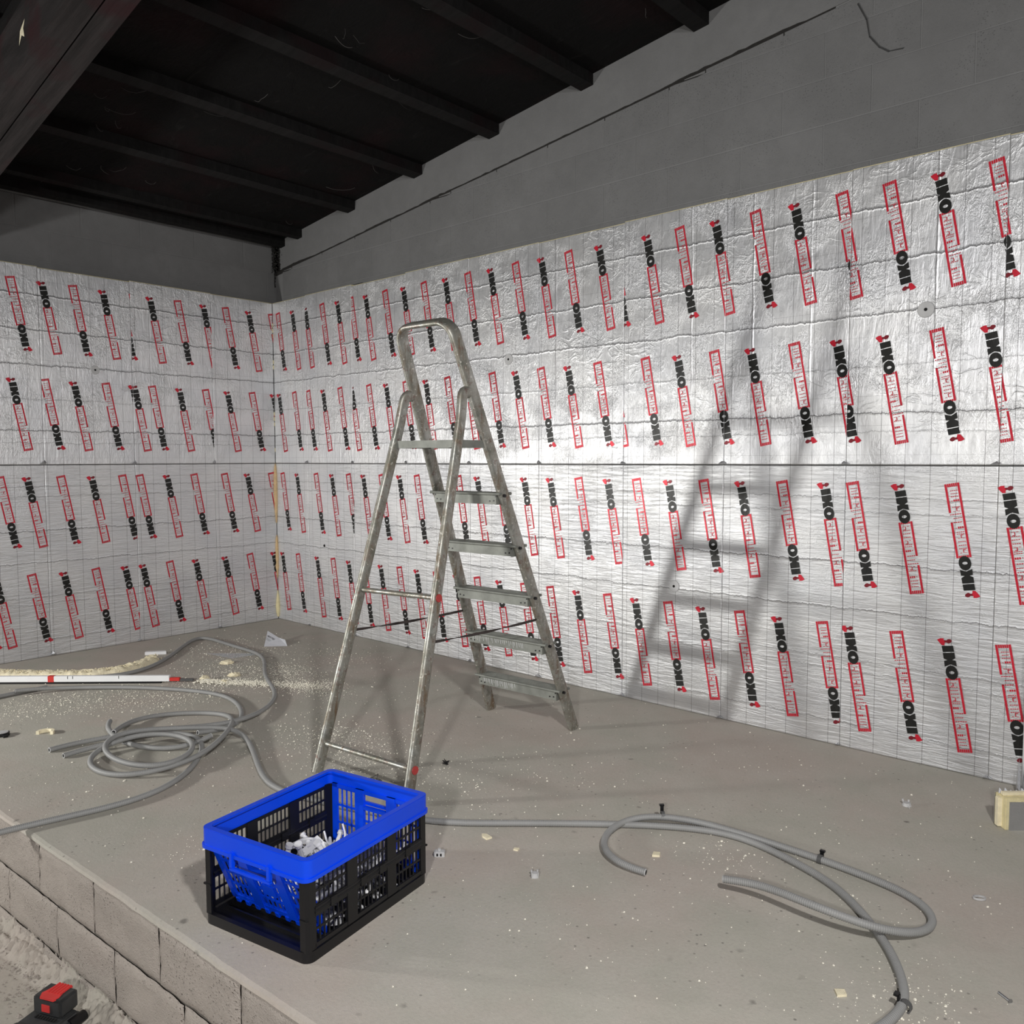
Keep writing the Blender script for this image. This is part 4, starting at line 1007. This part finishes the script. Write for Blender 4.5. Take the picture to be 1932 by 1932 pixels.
for i in range(120):
    k = (0, 0, 1, 2)[i % 4]
    o = bpy.data.objects.new(('plastic_pin', 'plastic_clip', 'plastic_plate')[k], FIX[k]); COL.objects.link(o)
    lx = rnd.uniform(-.10, .17); ly = rnd.uniform(-.165, .150); lz = .024 + .00105 * i * rnd.uniform(.55, 1.0)
    if lx < -.08: lz = .04
    sc = 1.0
    o.matrix_world = CRM @ Matrix.Translation((lx, ly, lz)) @ Matrix.Rotation(rnd.uniform(0, 6.28), 4, 'Z') @ Matrix.Rotation(rnd.uniform(-.6, .6), 4, 'Y') @ Matrix.Rotation(rnd.uniform(-.8, .8), 4, 'X')
    tag(o, LAB[k], 'fixing', GRP[k])
for lx, ly, lz, ry, rz in ((-.05, .02, .135, 1.15, .3), (-.085, .065, .120, 1.3, 2.0), (.0, -.03, .130, 1.1, -.4)):
    o = bpy.data.objects.new('plastic_pin', FIX[0]); COL.objects.link(o)
    o.matrix_world = CRM @ Matrix.Translation((lx, ly, lz)) @ Matrix.Rotation(rz, 4, 'Z') @ Matrix.Rotation(ry, 4, 'Y')
    o.scale = (1.25, 1.25, 1.25)
    tag(o, 'white plastic pin standing upright out of the heap in the crate', 'fixing', 'white pins standing up in the crate')
for lx, ly, lz, rz in ((.06, -.15, .055, .2), (-.07, -.145, .050, 1.0), (.16, -.12, .06, 2.0), (.02, .1, .10, .5), (.13, .06, .08, 2.6)):
    b = MB(); b.box((-.034, -.013, -.011), (.030, .013, .009)); b.cyl((.022, -.016, .0), (.022, .016, .0), .017, 14); b.box((-.038, -.007, .006), (-.01, .007, .022))
    o = b.build('plastic_clamp', M_CLAMPB, bevel=.002); o.matrix_world = CRM @ Matrix.Translation((lx, ly, lz)) @ Matrix.Rotation(rz, 4, 'Z') @ Matrix.Rotation(.4, 4, 'X')
    tag(o, 'black plastic clamp among the white fixings in the crate', 'clamp', 'black clamps in the crate')

# ------------------------------------------------------------------ flexible conduits
def conduit(name, P, label, group=None, r=.0115, smooth_it=3):
    pts = smooth_path(P, .0021, smooth_it)
    b = MB(); n = 10; vs = []
    up = Vector((0, 0, 1))
    for i, p in enumerate(pts):
        t = (pts[min(i + 1, len(pts) - 1)] - pts[max(i - 1, 0)]).normalized()
        s = t.cross(up).normalized(); w = s.cross(t)
        rr = r * (.86, 1.03, 1.03)[i % 3]
        z = max(p.z, r)
        q = Vector((p.x, p.y, z))
        vs += [q + (s * math.cos(2 * PI * k / n) + w * math.sin(2 * PI * k / n)) * rr for k in range(n)]
    fs = [(i * n + k, i * n + (k + 1) % n, (i + 1) * n + (k + 1) % n, (i + 1) * n + k) for i in range(len(pts) - 1) for k in range(n)]
    b.add(vs, fs)
    me = b.mesh(name, [M_COND, M_CONDIN], smooth=True)
    o = link(name, me); tag(o, label, 'conduit', group)
    for end in (0, -1):
        p = pts[end]; q = pts[1] if end == 0 else pts[-2]; d = (p - q).normalized(); p = Vector((p.x, p.y, max(p.z, r)))
        b = MB(); b.cyl(p - d * .001, p + d * .0012, r * .97, 14); b.cyl(p + d * .0013, p + d * .0016, r * .68, 14, 1); b.build('cut_end', [M_DISC, M_CONDIN], o)
    return o
conduit('conduit', CONDUIT_FRONT, 'grey corrugated conduit sweeping from the step edge at left into the coil')
conduit('conduit', CONDUIT_BACK, 'grey conduit looping from the coil round behind the sawdust to the long white level')
conduit('conduit', CONDUIT_LEFT, 'grey conduit running under the white level and bending down to the coil')
conduit('conduit', CONDUIT_LOWER, 'short visible grey conduit below the white level at the left edge')
conduit('conduit', CONDUIT_COIL[:-5] + CONDUIT_ACROSS, 'long grey conduit wound in the coil, then running behind the crate across to the right')
conduit('conduit', CONDUIT_SHORT, 'short grey conduit piece lying inside the coil')
conduit('conduit', CONDUIT_HOOK, 'small hooked conduit end at the upper left of the coil', smooth_it=1)
conduit('conduit', CONDUIT_LOOP, 'grey conduit in an open loop at right with a raised cut end')
# clips on the conduits
def clip(x, y, z, ang, label, mat=M_CLIPG, up=.03):
    o = empty('conduit_clip', (x, y, z), ang)
    b = MB(); R = .0135
    P = [Vector((0, R * math.cos(t), R * math.sin(t))) for t in [math.radians(-60 + 300 * k / 12) for k in range(13)]]
    b.sweep(P, [(-.006, -.0018), (.006, -.0018), (.006, .0018), (-.006, .0018)], Vector((1, 0, 0))); b.build('ring', mat, o)
    b = MB(); b.box((-.006, R - .001, -.004), (.006, R + .004, up)); b.box((-.008, R + .001, up - .003), (.008, R + .012, up + .003)); b.build('tab', M_BLACKP, o)
    return tag(o, label, 'clip', None)
b = MB(); b.cyl((.703, -1.597, .0125), (.735, -1.568, .0125), .0145, 12); o = b.build('coupler', M_BLACKP); autosmooth(o, 40); tag(o, 'black coupler sleeve on the conduit behind the white level', 'coupler')
clip(4.461, -1.250, .034, .75, 'black clip standing up on the bend of the right conduit loop')
clip(4.998, -1.157, .013, .0, 'small dark clip on the middle of the right conduit loop', up=.02)
clip(5.436, -1.745, .013, 1.55, 'grey pipe clip on the conduit near the bottom edge of the picture', up=.022)

# ------------------------------------------------------------------ things lying on the floor
# long white level
A = Vector((.40, -2.325, 0)); Bp = Vector((1.31, -1.487, 0)); d = (Bp - A); L_ = d.length; rz = math.atan2(d.y, d.x)
lv = tag(empty('spirit_level', (A + Bp) / 2, rz), 'long white spirit level with red marks lying among the sawdust at left', 'level')
b = MB(); b.box((-L_ / 2 - .02, -.013, .012), (L_ / 2 - .07, .013, .046)); b.build('body', M_WHITE, lv, bevel=.002)
b = MB(); b.box((L_ / 2 - .07, -.0115, .013), (L_ / 2 - .01, .0115, .033)); b.build('end_cap', M_REDB, lv, bevel=.003)
b = MB(); b.box((-.165, -.0138, .0115), (-.130, .0138, .0465)); b.build('red_band', M_REDB, lv)
b = MB(); b.box((-L_ / 2 - .02, -.010, .0), (L_ / 2 - .12, .010, .012)); b.build('shadow_strip', M_BLACKP, lv)  # black strip standing in for the shadow gap under the level
b = MB(); rnd = random.Random(4)
for x in (-.05, -.02, .25): b.box((x, -.0134, .030), (x + .004, -.0129, .046))
b.build('scale_mark', M_CLIPG, lv)
b = MB(); b.box((L_ / 2 - .01, -.010, .012), (L_ / 2 + .07, .008, .026)); b.build('tip', M_CLIPG, lv, bevel=.003)
# curved cream strip of foam shavings behind it
b = MB(); P = [(.10, -2.26), (.30, -2.14), (.50, -2.0), (.66, -1.86), (.76, -1.70), (.77, -1.55), (.70, -1.42), (.60, -1.32)]
P = smooth_path([(x, y, 0) for x, y in P], .012, 1); vs = []; prof = 9
for i, p in enumerate(P):
    t = (P[min(i + 1, len(P) - 1)] - P[max(i - 1, 0)]).normalized(); s = t.cross(Vector((0, 0, 1)))
    f = min(1, (len(P) - i) / 6 + .3, .4 + i / 6)
    for k in range(prof):
        u = k / (prof - 1) * 2 - 1; hgt = (1 - u ** 4) * .030 * (1 + .5 * noise.noise(Vector((p.x * 30, p.y * 30, k * .4)))) * f
        q = p + s * (u * .052 * (1 + .22 * noise.noise(Vector((p.x * 22, p.y * 22, u)))) * f); vs.append((q.x, q.y, max(hgt, 0)))
fs = [(i * prof + k, i * prof + k + 1, (i + 1) * prof + k + 1, (i + 1) * prof + k) for i in range(len(P) - 1) for k in range(prof - 1)]
b.add(vs, fs); o = b.build('foam_strip', M_CREAM, smooth=False); tag(o, 'long ragged cream foam strip curving along the conduit at left', 'foam strip')
b = MB()
for i in range(700):
    p = random.choice(P); a = random.random() * 6.28; d_ = random.uniform(.03, .06); pebble(b, (p.x + math.cos(a) * d_, p.y + math.sin(a) * d_, random.uniform(0, .012)), random.uniform(.002, .007), 0, .8, random)
    pebble(b, (p.x + random.uniform(-.03, .03), p.y + random.uniform(-.03, .03), .026), random.uniform(.003, .007), 0, .8, random)
tag(b.build('foam_shavings', M_CREAM), 'coarse cream foam shavings on and around the ragged strip', 'shavings', kind='stuff')
def flake(name, pts, z, th, mat, label, cat, bev=0):
    cx = sum(p[0] for p in pts) / len(pts); cy = sum(p[1] for p in pts) / len(pts)
    b = MB(); b.prism([(p[0] - cx, p[1] - cy) for p in pts], 0, th); o = b.build(name, mat, bevel=bev); o.location = (cx, cy, z); return tag(o, label, cat)
flake('foam_stick', [(.42, -1.30), (.50, -1.20), (.53, -1.21), (.45, -1.32)], 0, .02, M_WHITEP, 'small white stick lying behind the end of the cream foam strip', 'offcut')
flake('foam_chip', [(4.03, -1.745), (4.045, -1.735), (4.075, -1.74), (4.07, -1.762), (4.045, -1.757)], 0, .006, M_CREAM, 'cream foam flake on the floor just right of the crate, nearer the conduit', 'foam chip')
flake('foam_chip', [(4.555, -1.46), (4.575, -1.45), (4.585, -1.47), (4.565, -1.485)], 0, .007, M_CREAM, 'pale foam flake above the cut end of the right conduit', 'foam chip')
flake('foam_chip', [(4.185, -1.745), (4.20, -1.737), (4.205, -1.752), (4.19, -1.757)], 0, .005, M_CREAM, 'small pale foam flake right of the crate, in front of the straight conduit', 'foam chip')
flake('foam_chip', [(5.28, -1.78), (5.30, -1.765), (5.312, -1.782), (5.295, -1.80)], 0, .006, M_CREAM, 'cream foam flake left of the bottom right pipe clip', 'foam chip')
def lump(name, x, y, r, sq, mat, label, cat, seed):
    bm = bmesh.new(); bmesh.ops.create_icosphere(bm, subdivisions=3, radius=r)
    for v in bm.verts:
        k = 1 + .35 * noise.noise(v.co * (2.2 / r) + Vector((seed, 0, 0))) + .18 * noise.noise(v.co * (7 / r))
        v.co = Vector((v.co.x * k, v.co.y * k * .7, max(v.co.z * k * sq, -r * .1)))
    me = bpy.data.meshes.new(name); bm.to_mesh(me); bm.free(); me.materials.append(mat); o = link(name, me); o.location = (x, y, r * .1); o.rotation_euler = (0, 0, seed); return tag(o, label, cat)
lump('foam_lump', 1.08, -1.07, .042, .45, M_CREAM, 'cream foam lump in the sawdust, the one nearest the far corner', 'foam lump', 1.0)
lump('foam_lump', 1.36, -1.37, .036, .7, M_CREAM, 'cream foam lump touching the red tip of the white level', 'foam lump', 2.0)
lump('foam_lump', 1.50, -1.32, .030, .5, M_CREAM, 'cream foam lump on the sawdust ridge just past the level tip', 'foam lump', 3.0)
lump('foam_lump', 1.40, -1.20, .036, .5, M_CREAM, 'cream foam lump behind the sawdust ridge inside the conduit loop', 'foam lump', 4.0)
# plastic half ring
b = MB(); Pp = [Vector((.034 * math.cos(t), .034 * math.sin(t), 0)) for t in [math.radians(-10 + 200 * k / 14) for k in range(15)]]
b.sweep(Pp, [(-.008, -.007), (.008, -.007), (.008, .007), (-.008, .007)], Vector((0, 0, 1)))
o = b.build('half_ring', M_CREAM); o.location = (1.703, -2.369, .008); o.rotation_euler = (0, 0, .75); tag(o, 'cream half ring offcut on the floor at far left', 'ring')
b = MB(); b.cyl((0, 0, 0), (0, 0, .016), .030, 18); b.cyl((0, 0, .016), (0, 0, .019), .024, 18, 1); b.box((.02, -.01, 0), (.045, .01, .012)); o = b.build('metal_box_cover', [M_BLACKP, M_DISC]); o.location = (1.575, -2.513, 0); tag(o, 'dark round cap with pale centre at the left edge of the floor', 'cap')
# torn packing label
PB = [(.36, -.33), (.83, -.645), (.925, -.52), (.76, -.43), (.62, -.41)]
lbl = empty('packing_label', (.66, -.47, 0)); tag(lbl, 'torn white packing label with black lettering on the floor near the corner', 'label')
px = Vector((.47, -.315, 0)).normalized()
def lp(u, v): # u 0..1 along screen right, v 0..1 up
    return None
b = MB(); P4 = [(.828, -.645, 0), (.938, -.527, 0), (.865, -.496, .03), (.789, -.50, .035), (.663, -.512, .07), (.814, -.594, .0105)]
b.add([(p[0] - .66, p[1] + .47, p[2]) for p in P4], [(0, 5, 4), (5, 3, 4), (5, 1, 3), (1, 2, 3), (0, 1, 5)])
b.build('sheet', M_PAPER, lbl, recalc=False)
def text_mesh(body, size, mat, name, parent, M, bold=.0):
    cu = bpy.data.curves.new(name, 'FONT'); cu.body = body; cu.size = size; cu.offset = bold; cu.resolution_u = 2
    tmp = bpy.data.objects.new('t', cu); COL.objects.link(tmp)
    dg = bpy.context.evaluated_depsgraph_get(); me = bpy.data.meshes.new_from_object(tmp.evaluated_get(dg)); bpy.data.objects.remove(tmp)
    me.materials.clear(); me.materials.append(mat); o = link(name, me, parent); o.matrix_local = M; return o
# place the lettering on the raised facet (vertices 5,3,4)
def facet_M(o_, xd, yd, nrm_off=.002):
    X = xd.normalized(); Zn = X.cross(yd).normalized(); Y = Zn.cross(X)
    return Matrix(((X.x, Y.x, Zn.x, o_.x + Zn.x * nrm_off), (X.y, Y.y, Zn.y, o_.y + Zn.y * nrm_off), (X.z, Y.z, Zn.z, o_.z + Zn.z * nrm_off), (0, 0, 0, 1)))
loc = lambda p: Vector((p[0] - .66, p[1] + .47, p[2]))
v3, v4, v5 = loc(P4[3]), loc(P4[4]), loc(P4[0])
text_mesh('ALU TG', .021, M_INKK, 'lettering', lbl, facet_M(v4 + (v5 - v4) * .33 + (v3 - v4) * .05, (v3 - v4), (v4 - v5), .0025), .0006)
b = MB()
for k, w_ in ((.46, .75), (.54, .70)):
    a_ = v4 + (v5 - v4) * k + (v3 - v4) * .03; c_ = a_ + (v3 - v4) * w_ * (1 - k); n_ = (v3 - v4).cross(v4 - v5).normalized() * .0025; t_ = (v4 - v5).normalized() * .0025
    b.add([a_ + n_, c_ + n_, c_ + n_ + t_, a_ + n_ + t_], [(0, 1, 2, 3)])
b.build('text_line', M_CLIPG, lbl, recalc=False)
# clear film scrap
fm = NT('clear_film'); fm.set(Base_Color=(.8, .85, .9), Roughness=.25, Alpha=.35, Specular_IOR_Level=.8)
flake('film_scrap', [(.72, -1.02), (.98, -.98), (1.02, -.76), (.90, -.86)], .001, .0006, fm.mat, 'clear plastic film scrap on the floor below the conduit bend', 'film')
# junction piece, plug, twisted tie, screw, ring clip
b = MB(); b.box((-.018, -.011, 0), (.018, .011, .018)); b.cyl((0, 0, .018), (0, 0, .026), .006, 10); o = b.build('connector_block', M_DISC, bevel=.0015); o.location = (4.032, -1.95, 0); o.rotation_euler = (0, 0, .7)
b = MB()
for dx in (-.009, .003): b.box((dx, -.0116, .004), (dx + .006, -.0108, .013))
b.build('slot', M_HOLE, o); tag(o, 'small metal connector block on the floor right of the crate', 'connector')
b = MB(); b.cyl((0, 0, 0), (0, 0, .014), .013, 8, 0, .010)
for k in range(4): b.cyl((.012 * math.cos(k * 1.57), .012 * math.sin(k * 1.57), 0), (.014 * math.cos(k * 1.57), .014 * math.sin(k * 1.57), .018), .003, 6)
o = b.build('wall_plug', M_DISC); o.location = (4.359, -1.844, 0); tag(o, 'small grey star shaped cap in the middle of the floor', 'cap')
b = MB(); b.cyl((0, 0, 0), (0, 0, .012), .017, 9, 0, .014); b.cyl((-.01, .01, .012), (-.012, .012, .022), .004, 6); b.cyl((.009, .008, .012), (.01, .01, .02), .004, 6); b.cyl((.0, -.012, .006), (-.002, -.035, .002), .0012, 5)
o = b.build('cable_cap', M_DISC); o.location = (5.068, -.492, 0); o.rotation_euler = (0, 0, .6); tag(o, 'pale grey cap with prongs on the floor near the insulation offcut', 'cap')
b = MB(); Pp = [Vector((.018 * math.cos(t), .011 * math.sin(t), 0)) for t in [2 * PI * k / 16 for k in range(17)]]
b.sweep(Pp, [(-.003, -.0009), (.003, -.0009), (.003, .0009), (-.003, .0009)], Vector((0, 0, 1)))
b.box((-.014, .002, .001), (.0, .008, .003)); o = b.build('ring_clip', M_DISC); o.location = (5.442, -1.062, .005); o.rotation_euler = (0, 0, .6); tag(o, 'small oval wire clip lying at the right edge of the floor', 'clip')
b = MB(); b.cyl((-.020, 0, .004), (.012, 0, .004), .003, 8); b.cyl((.012, 0, .004), (.016, 0, .004), .003, 8, 0, .0065); o = b.build('screw', M_STEEL); o.location = (5.604, -1.534, 0); o.rotation_euler = (0, 0, -.6); tag(o, 'shiny screw on the floor in the bottom right corner', 'screw')
b = MB(); P_ = Vector((-.02, 0, .003)); rnd = random.Random(9)
for k in range(16):
    q = Vector((rnd.uniform(-.025, .025), rnd.uniform(-.018, .018), rnd.uniform(.001, .02))); b.cyl(P_, q, .0016, 5, cap=False); P_ = q
o = b.build('wire_tangle', M_BLACKP); o.location = (3.445, -1.357, 0); tag(o, 'little tangle of black wire on the floor between ladder and crate', 'wire')
b = MB(); P_ = Vector((-.03, 0, .003))
for k in range(26):
    q = Vector((rnd.uniform(-.04, .04), rnd.uniform(-.025, .025), rnd.uniform(.001, .03))); b.cyl(P_, q, .0014, 5, cap=False); P_ = q
o = b.build('wire_tangle', M_CLIPG); o.location = (3.40, -1.70, 0); tag(o, 'grey wire tangle beside the foot of the right rear ladder leg', 'wire')
# ------------------------------------------------------------------ insulation offcut and loose board at the right edge
oc = empty('insulation_offcut', (5.396, -.485, 0), math.radians(41.7)); tag(oc, 'small cream insulation offcut with foil face standing at the right edge', 'offcut')
b = MB(); b.box((.0, .003, .0), (.24, .066, .115)); b.build('core', M_PIR, oc, bevel=.002)
b = MB(); b.box((-.014, .024, .004), (.002, .046, .115 - .006)); b.box((.004, .026, .115), (.23, .046, .115 + .012)); b.build('tongue', M_CREAM, oc, bevel=.002)
b = MB(); b.box((.012, .0, .0), (.245, .0028, .115 - .012)); b.box((-.003, .0665, 0), (.245, .069, .115)); b.build('facing', M_FOILP, oc)
b = MB(); rnd = random.Random(2)
for i in range(12):
    x = .0 + i * .02; b.add([(x, .05, .115), (x + .02, .055, .115 + .002), (x + .012, .066, .115 + rnd.uniform(.006, .016))], [(0, 1, 2)])
b.build('torn_edge', M_PAPER, oc, recalc=False)
lb = empty('loose_board', (5.365, -.066, 0), 0); tag(lb, 'loose insulation board leaning by the right edge with crumpled foil foot', 'insulation board')
b = MB(); Mx = Matrix.Rotation(math.radians(-33), 4, 'Z')
b.box((0, 0, 0), (.60, .05, .58), 0, Mx); b.build('board', plain('bright_foil', (226, 227, 228), .5, .25, var=.04, bump=.3), lb, bevel=.003)
st = link('print', STRIP, lb)
du = Vector((math.sin(.1), 0, -math.cos(.1))); 
Ls = Mx @ Matrix.Translation((.07, -.002, .045)) @ Matrix(((math.sin(ANG), -math.cos(ANG) * -1, 0, 0), (0, 0, -1, 0), (math.cos(ANG), math.sin(ANG) * -1, 0, 0), (0, 0, 0, 1)))
st.matrix_local = Ls
b = MB(); rnd = random.Random(6)
for i in range(9):
    x = .0 + i * .03; b.add([Mx @ Vector(p) for p in ((x - .02, -.004, .0), (x + .02, -.02, .0), (x, -.012, rnd.uniform(.06, .16)), (x + .012, -.03, .03))], [(0, 1, 3), (1, 2, 3), (0, 3, 2)])
b.build('foil_fold', M_FOILP, lb, recalc=False)

# ------------------------------------------------------------------ cordless tool  on the lower floor
tl = empty('cordless_tool', (3.296, -2.893, -.44), math.radians(24)); tag(tl, 'black cordless power tool with red battery lying on the lower floor at bottom left', 'power tool'); tl.scale = (1.0, 1.0, 1.0)
b = MB(); b.box((-.055, -.036, .055), (.055, .036, .112)); bt = b.build('battery', M_TOOLK, tl, bevel=.007, seg=2)
b = MB(); b.prism([(-.022, -.0375), (.030, -.0375), (.036, -.020), (.030, .0), (.030, .037), (-.022, .037), (-.028, .0), (-.034, -.018)], .1085, .1140); 
for k in range(5): b.box((-.022 + k * .011, -.010, .114), (-.017 + k * .011, .037, .1158))
b.build('release_cover', M_TOOLR, bt)
b = MB(); b.box((-.016, -.0385, .070), (.014, -.0355, .092)); b.build('latch', M_TOOLR, bt)
b = MB(); b.box((-.075, -.105, .0), (.075, .03, .055)); b.build('housing', M_TOOLK, tl, bevel=.014, seg=3)
b = MB(); b.cyl((-.05, -.11, .035), (.06, -.11, .035), .034, 18); b.cyl((.06, -.11, .035), (.10, -.11, .035), .024, 16, 0, .016); o = b.build('motor_barrel', M_TOOLK, tl); autosmooth(o, 40)
b = MB(); b.cyl((.07, -.02, .03), (.075, .035, .03), .017, 12); o = b.build('knob', M_BLACKP, tl); autosmooth(o, 40)
b = MB()
for k in range(8): b.box((-.03 + k * .010, -.052, .054), (-.025 + k * .010, -.040, .060))
b.build('vent', M_HOLE, tl)
